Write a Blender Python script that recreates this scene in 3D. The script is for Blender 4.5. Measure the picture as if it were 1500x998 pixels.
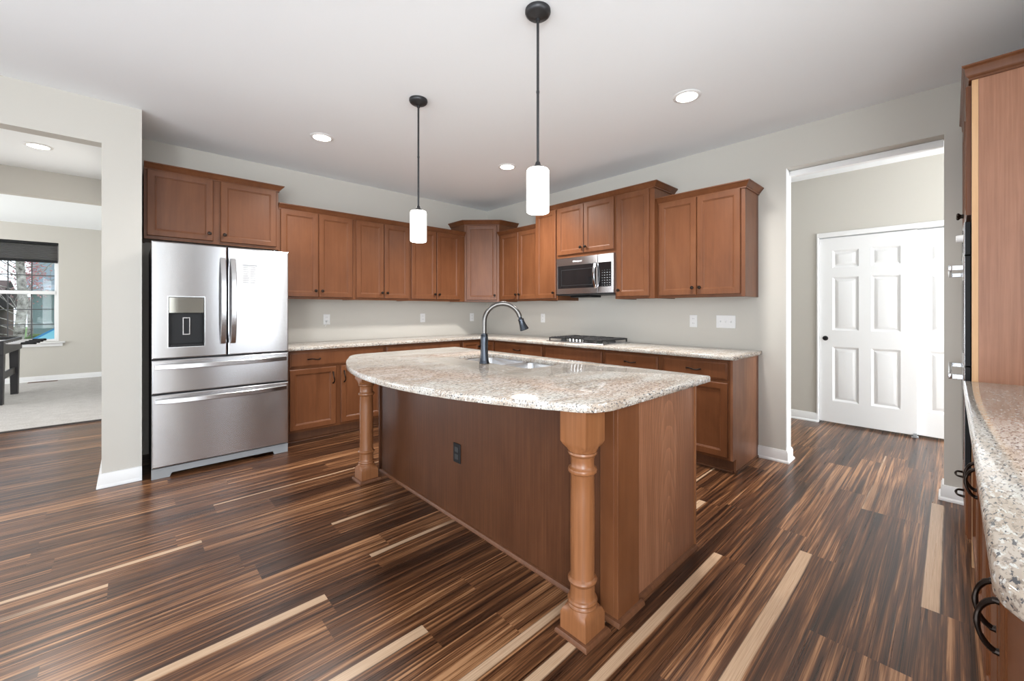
import bpy, bmesh, math, random
from mathutils import Vector, Matrix, noise
PI = math.pi
R_ = math.radians
random.seed(7)
S = bpy.context.scene
C = S.collection
for o in list(bpy.data.objects):
    bpy.data.objects.remove(o)

# ------------------------------------------------------------------ camera
cam = bpy.data.cameras.new('camera')
cam.sensor_width = 36.0
cam.lens = 601.06 / 1500 * 36.0
cam.shift_x = -10.93 / 1500
cam.shift_y = -45.2 / 1500
cam.clip_start = 0.02
cam.clip_end = 300
co = bpy.data.objects.new('camera', cam)
C.objects.link(co)
co.location = (-3.9274, -4.8466, 1.265)
co.rotation_euler = (R_(90), 0, R_(46.4811 - 90))
S.camera = co

# ------------------------------------------------------------------ world, lights, exposure
S.view_settings.view_transform = 'Standard'
S.view_settings.look = 'None'
S.view_settings.gamma = 1.0
S.view_settings.use_curve_mapping = False
S.view_settings.exposure = 0.16
W = bpy.data.worlds.new('world')
S.world = W
W.use_nodes = True
wn = W.node_tree
wn.nodes['Background'].inputs[0].default_value = (0.80, 0.90, 1.0, 1)
wn.nodes['Background'].inputs[1].default_value = 2.4
H = 2.7545                                        # ceiling height


def area(name, loc, rot, sx, sy, power, col=(1, 1, 1)):
    l = bpy.data.lights.new(name, 'AREA')
    l.shape = 'RECTANGLE'
    l.size, l.size_y, l.energy, l.color = sx, sy, power, col
    o = bpy.data.objects.new(name, l)
    C.objects.link(o)
    o.location, o.rotation_euler = loc, rot
    return o


# daylight entering through the windows behind and beside the camera
area('daylight_west_near', (-6.30, -3.6, 1.45), (0, R_(-90), 0), 2.0, 3.4, 12, (0.95, 0.98, 1.0))
area('daylight_west_far', (-6.30, -7.4, 1.45), (0, R_(-90), 0), 2.0, 2.4, 240, (0.90, 0.96, 1.0))
area('daylight_south', (-4.9, -9.30, 1.35), (R_(90), 0, 0), 2.4, 2.2, 20, (0.92, 0.97, 1.0))
area('daylight_living', (-8.85, 3.9, 1.5), (0, R_(-90), 0), 1.6, 2.6, 25, (0.95, 0.98, 1.0))
area('daylight_counter', (-2.35, -5.60, 1.66), (R_(90), 0, 0), 1.0, 1.1, 17, (0.92, 0.97, 1.0))
area('daylight_hall', (0.9, -7.85, 1.5), (R_(90), 0, 0), 1.2, 1.8, 165, (0.93, 0.97, 1.0))
# added up-tilted fill lamps at those windows, there to brighten the ceiling
area('ceiling_fill_west_near', (-6.25, -3.6, 0.7), (0, R_(-145), 0), 0.9, 3.4, 46, (0.92, 0.96, 1.0))
area('ceiling_fill_west_far', (-6.25, -7.4, 0.7), (0, R_(-145), 0), 0.9, 2.4, 52, (0.92, 0.96, 1.0))
area('ceiling_fill_south', (-4.9, -9.25, 0.6), (R_(140), 0, 0), 2.4, 0.9, 40, (0.92, 0.96, 1.0))
area('ceiling_fill_living', (-8.80, 3.9, 0.9), (0, R_(-148), 0), 1.0, 2.6, 150, (1.0, 0.98, 0.95))
area('ceiling_fill_hall', (0.9, -7.80, 0.7), (R_(145), 0, 0), 1.2, 0.8, 20, (1.0, 0.98, 0.95))


def spot(loc, power, r=0.13):
    l = bpy.data.lights.new('downlight_beam', 'SPOT')
    l.energy, l.color = power, (1.0, 0.97, 0.93)
    l.spot_size, l.spot_blend, l.shadow_soft_size = R_(150), 0.8, r
    o = bpy.data.objects.new('downlight_beam', l)
    C.objects.link(o)
    o.location = loc


# ------------------------------------------------------------------ materials
M = {}


def mat(name, col, rough=0.5, metal=0.0, spec=0.5, emit=None, estr=0.0):
    m = bpy.data.materials.new(name)
    m.use_nodes = True
    b = m.node_tree.nodes['Principled BSDF']
    b.inputs['Base Color'].default_value = (*col, 1)
    b.inputs['Roughness'].default_value = rough
    b.inputs['Metallic'].default_value = metal
    b.inputs['Specular IOR Level'].default_value = spec
    if emit:
        b.inputs['Emission Color'].default_value = (*emit, 1)
        b.inputs['Emission Strength'].default_value = estr
    M[name] = m
    return m


class NT:
    """small helper to wire nodes"""
    def __init__(s, m):
        s.t = m.node_tree
        s.b = s.t.nodes['Principled BSDF']

    def n(s, kind, **kw):
        d = s.t.nodes.new(kind)
        for k, v in kw.items():
            setattr(d, k, v)
        return d

    def l(s, a, b):
        s.t.links.new(a, b)

    def noise(s, vec, scale, detail=4, rough=0.55, dist=0.0):
        d = s.n('ShaderNodeTexNoise')
        d.inputs['Scale'].default_value = scale
        d.inputs['Detail'].default_value = detail
        d.inputs['Roughness'].default_value = rough
        d.inputs['Distortion'].default_value = dist
        s.l(vec, d.inputs['Vector'])
        return d.outputs['Fac']

    def mapping(s, vec, scale=(1, 1, 1), rot=(0, 0, 0), loc=(0, 0, 0)):
        d = s.n('ShaderNodeMapping')
        d.inputs['Scale'].default_value = scale
        d.inputs['Rotation'].default_value = rot
        d.inputs['Location'].default_value = loc
        s.l(vec, d.inputs['Vector'])
        return d.outputs[0]

    def ramp(s, fac, stops):
        d = s.n('ShaderNodeValToRGB')
        e = d.color_ramp.elements
        while len(e) < len(stops):
            e.new(0.5)
        for q, (p, c) in zip(e, stops):
            q.position = p
            q.color = (*c, 1) if len(c) == 3 else c
        s.l(fac, d.inputs[0])
        return d.outputs[0]

    def math(s, op, a, b=None, clamp=False):
        d = s.n('ShaderNodeMath', operation=op, use_clamp=clamp)
        for i, v in enumerate((a, b)):
            if v is None:
                continue
            if isinstance(v, (int, float)):
                d.inputs[i].default_value = v
            else:
                s.l(v, d.inputs[i])
        return d.outputs[0]

    def mix(s, fac, a, b, mode='MIX'):
        d = s.n('ShaderNodeMix', data_type='RGBA', blend_type=mode)
        for i, v in ((0, fac), (6, a), (7, b)):
            if isinstance(v, (int, float)):
                d.inputs[i].default_value = v
            elif isinstance(v, tuple):
                d.inputs[i].default_value = (*v, 1)
            else:
                s.l(v, d.inputs[i])
        return d.outputs[2]

    def bump(s, h, strength=0.1, dist=0.002):
        d = s.n('ShaderNodeBump')
        d.inputs['Strength'].default_value = strength
        d.inputs['Distance'].default_value = dist
        s.l(h, d.inputs['Height'])
        s.l(d.outputs[0], s.b.inputs['Normal'])


def obj_coord(t, rnd=True):
    tc = t.n('ShaderNodeTexCoord')
    if not rnd:
        return tc.outputs['Object']
    oi = t.n('ShaderNodeObjectInfo')
    mu = t.math('MULTIPLY', oi.outputs['Random'], 23.0)
    v = t.n('ShaderNodeVectorMath', operation='ADD')
    t.l(tc.outputs['Object'], v.inputs[0])
    t.l(mu, v.inputs[1])
    return v.outputs[0]


def wood(name, dark, mid, light, rough=0.34, fine=1.0, figure=0.5, spec=0.5):
    m = mat(name, mid, rough, 0, spec)
    t = NT(m)
    v = obj_coord(t)
    a = t.noise(t.mapping(v, (55 * fine, 55 * fine, 2.2)), 1.0, 5, 0.6, 0.2)
    b = t.noise(t.mapping(v, (5, 5, 1.6)), 1.0, 4, 0.6, 0.8)
    c = t.noise(t.mapping(v, (2.0, 2.0, 1.2)), 3.0, 3)
    f = t.math('ADD', t.math('MULTIPLY', a, 1 - figure), t.math('MULTIPLY', b, figure))
    f = t.math('ADD', t.math('MULTIPLY', f, 0.8), t.math('MULTIPLY', c, 0.2))
    col = t.ramp(f, [(0.30, dark), (0.5, mid), (0.70, light)])
    t.l(col, t.b.inputs['Base Color'])
    t.bump(a, 0.06, 0.0006)
    return m


def _wood_wave(name):
    """arched flame figure of plain-sawn oak laid over the straight grain"""
    t = NT(M[name])
    lk = t.b.inputs['Base Color'].links[0]
    src = lk.from_socket
    v = obj_coord(t, False)
    w = t.n('ShaderNodeTexWave', wave_type='RINGS', rings_direction='SPHERICAL', wave_profile='SAW')
    w.inputs['Scale'].default_value = 9.0
    w.inputs['Distortion'].default_value = 2.2
    w.inputs['Detail'].default_value = 3.0
    w.inputs['Detail Scale'].default_value = 1.2
    t.l(t.mapping(v, (2.2, 2.2, 0.30), (0, 0, 0), (-0.18, 2.4, 0.10)), w.inputs['Vector'])
    g = t.ramp(w.outputs['Fac'], [(0.0, (0.80, 0.80, 0.80)), (0.8, (1.0, 1.0, 1.0)), (1.0, (1.22, 1.22, 1.22))])
    t.l(t.mix(0.75, src, g, 'MULTIPLY'), t.b.inputs['Base Color'])


wood('cabinet_wood', (0.1027, 0.0348, 0.0126), (0.1462, 0.0522, 0.0200), (0.1870, 0.0722, 0.0296), 0.36, 0.7, 0.6, 0.38)
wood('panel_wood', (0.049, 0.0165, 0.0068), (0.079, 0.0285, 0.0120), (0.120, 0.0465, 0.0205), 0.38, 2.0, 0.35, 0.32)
wood('oak_panel', (0.1600, 0.0640, 0.0307), (0.2496, 0.1050, 0.0525), (0.3840, 0.1792, 0.0973), 0.36, 1.7, 0.45, 0.4)  # oak grain; tone lightened to carry the light falling on the end panels
_wood_wave('oak_panel')
wood('tower_panel', (0.2660, 0.1148, 0.0644), (0.3640, 0.1680, 0.0980), (0.4620, 0.2240, 0.1372), 0.36, 1.7, 0.35)  # own laminate; the pinkish lightening puts the panel's glare into its colour
wood('post_wood', (0.1634, 0.0605, 0.0219), (0.2279, 0.0891, 0.0341), (0.2924, 0.1209, 0.0499), 0.33, 1.6, 0.3)
wood('kick_wood', (0.085, 0.032, 0.014), (0.125, 0.048, 0.02), (0.165, 0.066, 0.03), 0.5, 1.0, 0.4)
wood('raw_wood', (0.60, 0.34, 0.17), (0.70, 0.42, 0.22), (0.78, 0.49, 0.28), 0.55, 1.4, 0.3)
wood('black_wood', (0.012, 0.011, 0.013), (0.02, 0.018, 0.021), (0.034, 0.03, 0.034), 0.45, 1.0, 0.4)


def paint(name, col, rough=0.85, tex=0.12):
    m = mat(name, col, rough, 0, 0.3)
    t = NT(m)
    v = t.n('ShaderNodeTexCoord').outputs['Object']
    t.bump(t.noise(v, 90, 3, 0.6), tex, 0.001)
    return m


paint('wall_paint', (0.575, 0.552, 0.505))
paint('ceiling_paint', (0.885, 0.912, 0.935), 0.9, 0.2)
mat('trim_white', (0.82, 0.82, 0.82), 0.4)
mat('door_white', (0.83, 0.835, 0.84), 0.42)
mat('plastic_white', (0.80, 0.80, 0.80), 0.35)
mat('plastic_grey', (0.30, 0.31, 0.32), 0.4)
mat('muntin_grey', (0.07, 0.07, 0.075), 0.5)
mat('slot_dark', (0.03, 0.03, 0.03), 0.6)
mat('bronze', (0.030, 0.022, 0.018), 0.32, 0.85)
mat('dark_metal', (0.055, 0.055, 0.058), 0.42, 0.8)
mat('black_plastic', (0.008, 0.008, 0.009), 0.45, 0, 0.3)
mat('black_glass', (0.010, 0.010, 0.011), 0.08, 0, 0.5)
mat('cast_iron', (0.018, 0.018, 0.019), 0.5)
mat('fridge_side', (0.035, 0.036, 0.040), 0.5)
mat('chrome', (0.75, 0.75, 0.77), 0.14, 1.0)
mat('mirror_dark', (0.42, 0.42, 0.40), 0.06, 1.0)
mat('paper', (0.78, 0.79, 0.80), 0.5)
mat('paper_ink', (0.26, 0.27, 0.29), 0.6)
mat('carpet_edge', (0.05, 0.04, 0.035), 0.7)
mat('lamp_glass', (0.9, 0.88, 0.82), 0.3, 0, 0.5, (1.0, 0.96, 0.90), 6.0)
mat('lamp_lens', (0.9, 0.88, 0.82), 0.4, 0, 0.5, (1.0, 0.95, 0.87), 9.0)


def steel(name, col, rough, aniso):
    """brushed metal, grain running along the part's u direction"""
    m = mat(name, col, rough, 1.0)
    t = NT(m)
    v = obj_coord(t, False)
    a = t.noise(t.mapping(v, (1.2, 1.2, 300)), 1.0, 3)
    t.l(t.math('ADD', t.math('MULTIPLY', a, 0.06), rough - 0.03), t.b.inputs['Roughness'])
    tg = t.n('ShaderNodeTangent', direction_type='UV_MAP', uv_map='brush')
    t.l(tg.outputs[0], t.b.inputs['Tangent'])
    t.b.inputs['Anisotropic'].default_value = aniso
    t.b.inputs['Anisotropic Rotation'].default_value = 0.25
    return m


steel('stainless', (0.57, 0.57, 0.585), 0.25, 0.93)
steel('stainless_bar', (0.62, 0.62, 0.63), 0.24, 0.3)
mat('sink_steel', (0.58, 0.58, 0.59), 0.25, 1.0)
mat('faucet_metal', (0.13, 0.122, 0.115), 0.30, 0.95)
mat('faucet_dark', (0.045, 0.050, 0.060), 0.25, 0.9)


def keypad_mat():
    m = mat('keypad_print', (0.01, 0.01, 0.011), 0.12)
    t = NT(m)
    v = t.n('ShaderNodeTexCoord').outputs['Object']
    sx = t.n('ShaderNodeSeparateXYZ')
    t.l(v, sx.inputs[0])

    def band(c, period, lo, hi):
        f = t.math('FRACT', t.math('DIVIDE', c, period))
        return t.math('MULTIPLY', t.math('GREATER_THAN', f, lo), t.math('LESS_THAN', f, hi))
    k = t.math('MULTIPLY', band(sx.outputs[0], 0.032, 0.25, 0.7), band(sx.outputs[2], 0.026, 0.35, 0.6))
    t.l(t.mix(k, (0.01, 0.01, 0.011), (0.30, 0.31, 0.32)), t.b.inputs['Base Color'])


keypad_mat()


def granite():
    m = mat('granite', (0.6, 0.55, 0.47), 0.10)
    t = NT(m)
    tc = t.n('ShaderNodeTexCoord').outputs['Object']
    v = t.mapping(tc, (0.75, 1.9, 1.5), (0, 0, R_(38)))
    big = t.noise(v, 5, 3, 0.6, 0.6)
    base = t.ramp(big, [(0.36, (0.415, 0.345, 0.28)), (0.5, (0.50, 0.445, 0.385)), (0.64, (0.56, 0.535, 0.49))])
    med = t.noise(v, 80, 4, 0.62, 0.3)
    c1 = t.mix(t.ramp(med, [(0.545, (0, 0, 0)), (0.60, (0.85, 0.85, 0.85))]), base, (0.23, 0.185, 0.155))
    wht = t.noise(v, 58, 3, 0.6, 0.2)
    c2 = t.mix(t.ramp(wht, [(0.57, (0, 0, 0)), (0.62, (0.8, 0.8, 0.8))]), c1, (0.66, 0.655, 0.63))
    fine = t.noise(t.mapping(v, (0.8, 1.3, 1.0)), 84, 3, 0.6, 0.3)
    c3 = t.mix(t.ramp(fine, [(0.575, (0, 0, 0)), (0.62, (0.92, 0.92, 0.92))]), c2, (0.055, 0.060, 0.072))
    t.l(c3, t.b.inputs['Base Color'])
    return m


granite()


def floor_mat():
    m = mat('hardwood', (0.1, 0.05, 0.03), 0.3)
    t = NT(m)
    uv = t.n('ShaderNodeUVMap', uv_map='plank').outputs[0]
    at = t.n('ShaderNodeAttribute', attribute_name='tone')
    sep = t.n('ShaderNodeSeparateColor')
    t.l(at.outputs['Color'], sep.inputs[0])
    rnd, sap, tone = sep.outputs
    s = t.n('ShaderNodeSeparateXYZ')
    t.l(uv, s.inputs[0])
    u, v = s.outputs[0], s.outputs[1]
    cb = t.n('ShaderNodeCombineXYZ')
    t.l(u, cb.inputs[0])
    t.l(t.math('MULTIPLY', v, 0.1525), cb.inputs[1])
    t.l(t.math('MULTIPLY', rnd, 61.0), cb.inputs[2])
    vec = cb.outputs[0]
    warp = t.noise(t.mapping(vec, (1.3, 9, 1)), 1.0, 3, 0.5)
    big = t.noise(t.mapping(vec, (0.55, 20, 1)), 1.0, 4, 0.6, 2.0)
    med = t.noise(t.mapping(vec, (0.9, 75, 1)), 1.0, 5, 0.68, 1.3)
    fin = t.noise(t.mapping(vec, (5, 420, 1)), 1.0, 3, 0.6)
    f = t.math('ADD', t.math('MULTIPLY', big, 0.50), t.math('MULTIPLY', med, 0.43))
    f = t.math('ADD', f, t.math('MULTIPLY', fin, 0.07))
    f = t.math('ADD', f, t.math('MULTIPLY', t.math('SUBTRACT', tone, 0.5), 0.10))
    col = t.ramp(f, [(0.40, (0.020, 0.0080, 0.0042)), (0.46, (0.058, 0.0235, 0.0112)), (0.515, (0.108, 0.0435, 0.0185)),
                     (0.56, (0.225, 0.100, 0.043)), (0.615, (0.42, 0.22, 0.108))])
    # pale sapwood along one edge of some planks
    edge = t.math('ADD', sap, t.math('MULTIPLY', t.math('SUBTRACT', warp, 0.5), 0.22))
    has = t.math('GREATER_THAN', sap, 0.02)
    inside = t.math('MULTIPLY', t.math('SUBTRACT', edge, v), 22.0, True)
    run = t.math('MULTIPLY', t.math('SUBTRACT', t.noise(t.mapping(vec, (0.8, 0.1, 1)), 1.0, 2), t.math('MULTIPLY', t.math('GREATER_THAN', 0.24, sap), 0.14)), 14.0)
    run = t.math('SUBTRACT', run, 3.6, True)
    fac = t.math('MULTIPLY', t.math('MULTIPLY', inside, has), run)
    sapc = t.ramp(fin, [(0.3, (0.42, 0.27, 0.165)), (0.7, (0.60, 0.42, 0.28))])
    col = t.mix(fac, col, sapc)
    seam = t.math('LESS_THAN', v, 0.014)
    col = t.mix(t.math('MULTIPLY', seam, 0.7), col, (0.02, 0.009, 0.005))
    t.l(col, t.b.inputs['Base Color'])
    t.l(t.math('ADD', t.math('MULTIPLY', med, 0.14), 0.22), t.b.inputs['Roughness'])
    t.b.inputs['Specular IOR Level'].default_value = 0.50
    t.bump(t.math('ADD', fin, med), 0.12, 0.0012)
    return m


floor_mat()


def carpet_mat():
    m = mat('carpet', (0.4, 0.38, 0.36), 0.95, 0, 0.1)
    t = NT(m)
    v = t.n('ShaderNodeTexCoord').outputs['Object']
    a = t.noise(v, 140, 3, 0.7)
    b = t.noise(v, 9, 3)
    f = t.math('ADD', t.math('MULTIPLY', a, 0.8), t.math('MULTIPLY', b, 0.2))
    t.l(t.ramp(f, [(0.35, (0.40, 0.385, 0.375)), (0.65, (0.68, 0.66, 0.645))]), t.b.inputs['Base Color'])
    t.bump(a, 0.6, 0.006)


carpet_mat()


def speck(name, a, b, scale, rough=0.8, bump=0.0):
    m = mat(name, a, rough)
    t = NT(m)
    v = t.n('ShaderNodeTexCoord').outputs['Object']
    n = t.noise(v, scale, 4, 0.65)
    t.l(t.ramp(n, [(0.35, a), (0.65, b)]), t.b.inputs['Base Color'])
    if bump:
        t.bump(n, bump, 0.02)


speck('lawn', (0.050, 0.120, 0.015), (0.120, 0.210, 0.040), 6, 0.9, 0.4)
speck('asphalt', (0.150, 0.150, 0.155), (0.210, 0.210, 0.215), 12, 0.9)
speck('birch_bark', (0.07, 0.055, 0.045), (0.42, 0.39, 0.35), 9, 0.8, 0.2)
speck('hedge_leaf', (0.025, 0.050, 0.013), (0.085, 0.125, 0.035), 9, 0.8, 0.6)
speck('rust_leaf', (0.210, 0.085, 0.015), (0.340, 0.180, 0.040), 9, 0.8, 0.6)
speck('red_leaf', (0.36, 0.13, 0.13), (0.48, 0.26, 0.25), 7, 0.8, 0.3)
speck('shingle_brown', (0.080, 0.050, 0.045), (0.130, 0.090, 0.080), 5, 0.9)
speck('brick_brown', (0.130, 0.075, 0.060), (0.200, 0.130, 0.110), 7, 0.9)
mat('car_blue', (0.05, 0.20, 0.38), 0.2, 0.2)
mat('car_glass', (0.16, 0.42, 0.52), 0.06)
mat('tyre', (0.02, 0.02, 0.02), 0.8)


def siding(name, col, n=7.0):
    m = mat(name, col, 0.7)
    t = NT(m)
    v = t.n('ShaderNodeTexCoord').outputs['Object']
    s = t.n('ShaderNodeSeparateXYZ')
    t.l(v, s.inputs[0])
    fr = t.math('FRACT', t.math('MULTIPLY', s.outputs[2], n))
    t.bump(fr, 0.8, 0.03)


siding('siding_blue', (0.27, 0.32, 0.36))
siding('siding_teal', (0.15, 0.20, 0.205))


def shade_mat():
    m = mat('blind_fabric', (0.03, 0.032, 0.04), 0.75)
    t = NT(m)
    b = t.b
    b.inputs['Transmission Weight'].default_value = 0.0
    tr = t.n('ShaderNodeBsdfTranslucent')
    tr.inputs[0].default_value = (0.50, 0.48, 0.47, 1)
    mx = t.n('ShaderNodeMixShader')
    mx.inputs[0].default_value = 0.85
    t.l(b.outputs[0], mx.inputs[1])
    t.l(tr.outputs[0], mx.inputs[2])
    t.l(mx.outputs[0], t.t.nodes['Material Output'].inputs[0])


shade_mat()


def glass_mat():
    m = bpy.data.materials.new('window_glass')
    m.use_nodes = True
    t = m.node_tree
    t.nodes.remove(t.nodes['Principled BSDF'])
    tr = t.nodes.new('ShaderNodeBsdfTransparent')
    gl = t.nodes.new('ShaderNodeBsdfGlossy')
    gl.inputs['Roughness'].default_value = 0.02
    gl.inputs['Color'].default_value = (0.2, 0.2, 0.2, 1)
    fr = t.nodes.new('ShaderNodeFresnel')
    mx = t.nodes.new('ShaderNodeMixShader')
    t.links.new(fr.outputs[0], mx.inputs[0])
    t.links.new(tr.outputs[0], mx.inputs[1])
    t.links.new(gl.outputs[0], mx.inputs[2])
    t.links.new(mx.outputs[0], t.nodes['Material Output'].inputs[0])
    M['window_glass'] = m


glass_mat()


# ------------------------------------------------------------------ mesh builder
class MB:
    def __init__(s):
        s.bm = bmesh.new()

    def box(s, x0, x1, y0, y1, z0, z1, bev=0.0, seg=1, rot=None):
        x0, x1 = min(x0, x1), max(x0, x1)
        y0, y1 = min(y0, y1), max(y0, y1)
        z0, z1 = min(z0, z1), max(z0, z1)
        vs = [s.bm.verts.new(p) for p in ((x0, y0, z0), (x1, y0, z0), (x1, y1, z0), (x0, y1, z0),
                                          (x0, y0, z1), (x1, y0, z1), (x1, y1, z1), (x0, y1, z1))]
        fs = [s.bm.faces.new([vs[i] for i in f]) for f in ((3, 2, 1, 0), (4, 5, 6, 7), (0, 1, 5, 4), (1, 2, 6, 5), (2, 3, 7, 6), (3, 0, 4, 7))]
        if bev:
            es = list({e for f in fs for e in f.edges})
            bmesh.ops.bevel(s.bm, geom=es, offset=bev, segments=seg, affect='EDGES', profile=0.5)
        return s

    def rings(s, rings, cap0=True, cap1=True, closed=False):
        vr = [[s.bm.verts.new(p) for p in r] for r in rings]
        n = len(vr[0])
        pairs = list(zip(vr, vr[1:]))
        if closed:
            pairs.append((vr[-1], vr[0]))
        for a, b in pairs:
            for i in range(n):
                j = (i + 1) % n
                try:
                    s.bm.faces.new((a[i], a[j], b[j], b[i]))
                except ValueError:
                    pass
        if not closed:
            if cap0:
                s.bm.faces.new(vr[0][::-1])
            if cap1:
                s.bm.faces.new(vr[-1])
        return s

    def lathe(s, prof, cx=0, cy=0, n=32, cap0=True, cap1=True):
        return s.rings([[(cx + r * math.cos(2 * PI * i / n), cy + r * math.sin(2 * PI * i / n), z) for i in range(n)] for r, z in prof], cap0, cap1)

    def tube(s, path, rad, n=12, cap=True):
        P = [Vector(p) for p in path]
        rs = rad if isinstance(rad, (list, tuple)) else [rad] * len(P)
        rings = []
        up = None
        for i, p in enumerate(P):
            d = (P[min(i + 1, len(P) - 1)] - P[max(i - 1, 0)]).normalized()
            if up is None:
                up = Vector((0, 0, 1)) if abs(d.z) < 0.9 else Vector((1, 0, 0))
            a = d.cross(up).normalized()
            up = a.cross(d).normalized()
            rings.append([tuple(p + (a * math.cos(2 * PI * k / n) + up * math.sin(2 * PI * k / n)) * rs[i]) for k in range(n)])
        return s.rings(rings, cap, cap)

    def strip(s, path, w, t, wdir):
        """flat bar of width w (along wdir) and thickness t following path"""
        P = [Vector(p) for p in path]
        wd = Vector(wdir)
        rings = []
        for i, p in enumerate(P):
            d = (P[min(i + 1, len(P) - 1)] - P[max(i - 1, 0)]).normalized()
            nn = d.cross(wd).normalized()
            a, b, c = wd * w / 2, nn * t / 2, min(w, t) * 0.25
            ring = []
            for sx, sy in ((1, 1), (-1, 1), (-1, -1), (1, -1)):
                q = p + a * sx + b * sy
                q1 = q - wd * sx * c
                q2 = q - nn * sy * c
                ring += ([q2, q1] if sx * sy > 0 else [q1, q2])
            rings.append([tuple(q) for q in ring])
        return s.rings(rings)

    def prism(s, poly, z0, z1):
        return s.rings([[(x, y, z0) for x, y in poly], [(x, y, z1) for x, y in poly]])

    def extr(s, poly, axis, a0, a1):
        """extrude a 2-D outline along axis 'x' (outline in y,z) or 'y' (outline in x,z)"""
        if axis == 'x':
            return s.rings([[(a0, p, q) for p, q in poly], [(a1, p, q) for p, q in poly]])
        return s.rings([[(p, a0, q) for p, q in poly], [(p, a1, q) for p, q in poly]])

    def build(s, name, m, parent=None, smooth=True, ang=32):
        bmesh.ops.recalc_face_normals(s.bm, faces=s.bm.faces[:])
        me = bpy.data.meshes.new(name)
        s.bm.to_mesh(me)
        s.bm.free()
        me.materials.append(M[m] if isinstance(m, str) else m)
        if smooth:
            for p in me.polygons:
                p.use_smooth = True
            me.set_sharp_from_angle(angle=R_(ang))
        if isinstance(m, str) and m.startswith('stainless'):
            ul = me.uv_layers.new(name='brush')
            for lp in me.loops:
                c = me.vertices[lp.vertex_index].co
                ul.data[lp.index].uv = (c.x + c.y * 0.3, c.z + c.y * 0.2)
        o = bpy.data.objects.new(name, me)
        C.objects.link(o)
        if parent:
            o.parent = parent
        return o


def tag(o, label, cat, group=None):
    o['label'], o['category'] = label, cat
    if group:
        o['group'] = group
    return o


def thing(name, label, cat, loc=(0, 0, 0), rz=0.0, group=None):
    o = bpy.data.objects.new(name, None)
    o.empty_display_size = 0.1
    C.objects.link(o)
    o.location, o.rotation_euler = loc, (0, 0, rz)
    return tag(o, label, cat, group)


def struct(o):
    o['kind'] = 'structure'
    return o


def kids(o):
    return [c for c in bpy.data.objects if c.parent == o]


def dup(root, loc, label=None, rz=None):
    r = root.copy()
    C.objects.link(r)
    r.location = loc
    if rz is not None:
        r.rotation_euler = (0, 0, rz)
    if label:
        r['label'] = label
    for ch in kids(root):
        c = ch.copy()
        C.objects.link(c)
        c.parent = r
        for g in kids(ch):
            d = g.copy()
            C.objects.link(d)
            d.parent = c
    return r


# local frames: local -Y points out of the front, local X runs left to right seen from the front
RA, RB, RS, RD = 0.0, R_(-90), R_(180), R_(-45)


def rect(x0, x1, z0, z1, y, ins=0.0):
    return [(x0 + ins, y, z0 + ins), (x1 - ins, y, z0 + ins), (x1 - ins, y, z1 - ins), (x0 + ins, y, z1 - ins)]


def panel_door(x0, x1, z0, z1, y, name, m, parent, frame=0.056, th=0.019):
    """framed door whose front lies at y-th, with recessed centre panel"""
    b = MB()
    L = [(0, 0), (0, -th + 0.004), (0.004, -th), (frame - 0.012, -th), (frame - 0.007, -th + 0.0015), (frame - 0.004, -th + 0.006), (frame, -th + 0.0065), (frame + 0.004, -th + 0.0095)]
    b.rings([rect(x0, x1, z0, z1, y + d, i) for i, d in L])
    return b.build(name, m, parent, ang=20)


def slab_front(x0, x1, z0, z1, y, name, m, parent, th=0.019):
    b = MB()
    L = [(0, 0), (0, -th + 0.007), (0.004, -th + 0.004), (0.010, -th + 0.003), (0.014, -th)]
    b.rings([rect(x0, x1, z0, z1, y + d, i) for i, d in L])
    return b.build(name, m, parent, ang=20)


def knob(x, z, y, parent):
    """round knob on a short stem sticking out towards -Y"""
    b = MB()
    prof = [(0.008, 0), (0.007, 0.004), (0.0055, 0.010), (0.009, 0.014), (0.0145, 0.019), (0.0155, 0.023), (0.0125, 0.028), (0.006, 0.030)]
    n = 16
    b.rings([[(x + r * math.cos(2 * PI * k / n), y - d, z + r * math.sin(2 * PI * k / n)) for k in range(n)] for r, d in prof])
    return b.build('knob', 'bronze', parent)


def pull(x, z, y, parent, vertical, ln=0.108):
    """slender waisted bow pull"""
    b = MB()
    pts, rad = [], []
    N = 16
    for i in range(N + 1):
        t = i / N
        a = (t - 0.5) * ln
        out = 0.006 + 0.026 * math.sin(PI * t) ** 0.65
        off = 0.0045 * math.sin(2 * PI * t)
        pts.append((x + off, y - out, z + a) if vertical else (x + a, y - out, z + off))
        rad.append(0.0037 + 0.0026 * abs(math.cos(PI * t)) ** 2 + 0.0022 * math.exp(-((t - 0.5) / 0.12) ** 2))
    b.tube(pts, rad, 10)
    for sg in (-1, 1):
        a = sg * ln / 2
        c = (x, y, z + a) if vertical else (x + a, y, z)
        b.tube([c, (c[0], y - 0.010, c[2])], [0.0075, 0.0062], 10)
    return b.build('pull', 'bronze', parent)


def offset_poly(poly, d):
    """inset a CCW polygon by d"""
    n = len(poly)
    out = []
    for i in range(n):
        p0, p1, p2 = Vector(poly[i - 1]), Vector(poly[i]), Vector(poly[(i + 1) % n])
        e1, e2 = (p1 - p0).normalized(), (p2 - p1).normalized()
        n1, n2 = Vector((-e1.y, e1.x)), Vector((-e2.y, e2.x))
        k = max(0.3, 1 + n1.dot(n2))
        q = p1 + (n1 + n2) * d / k
        out.append((q.x, q.y))
    return out


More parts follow.
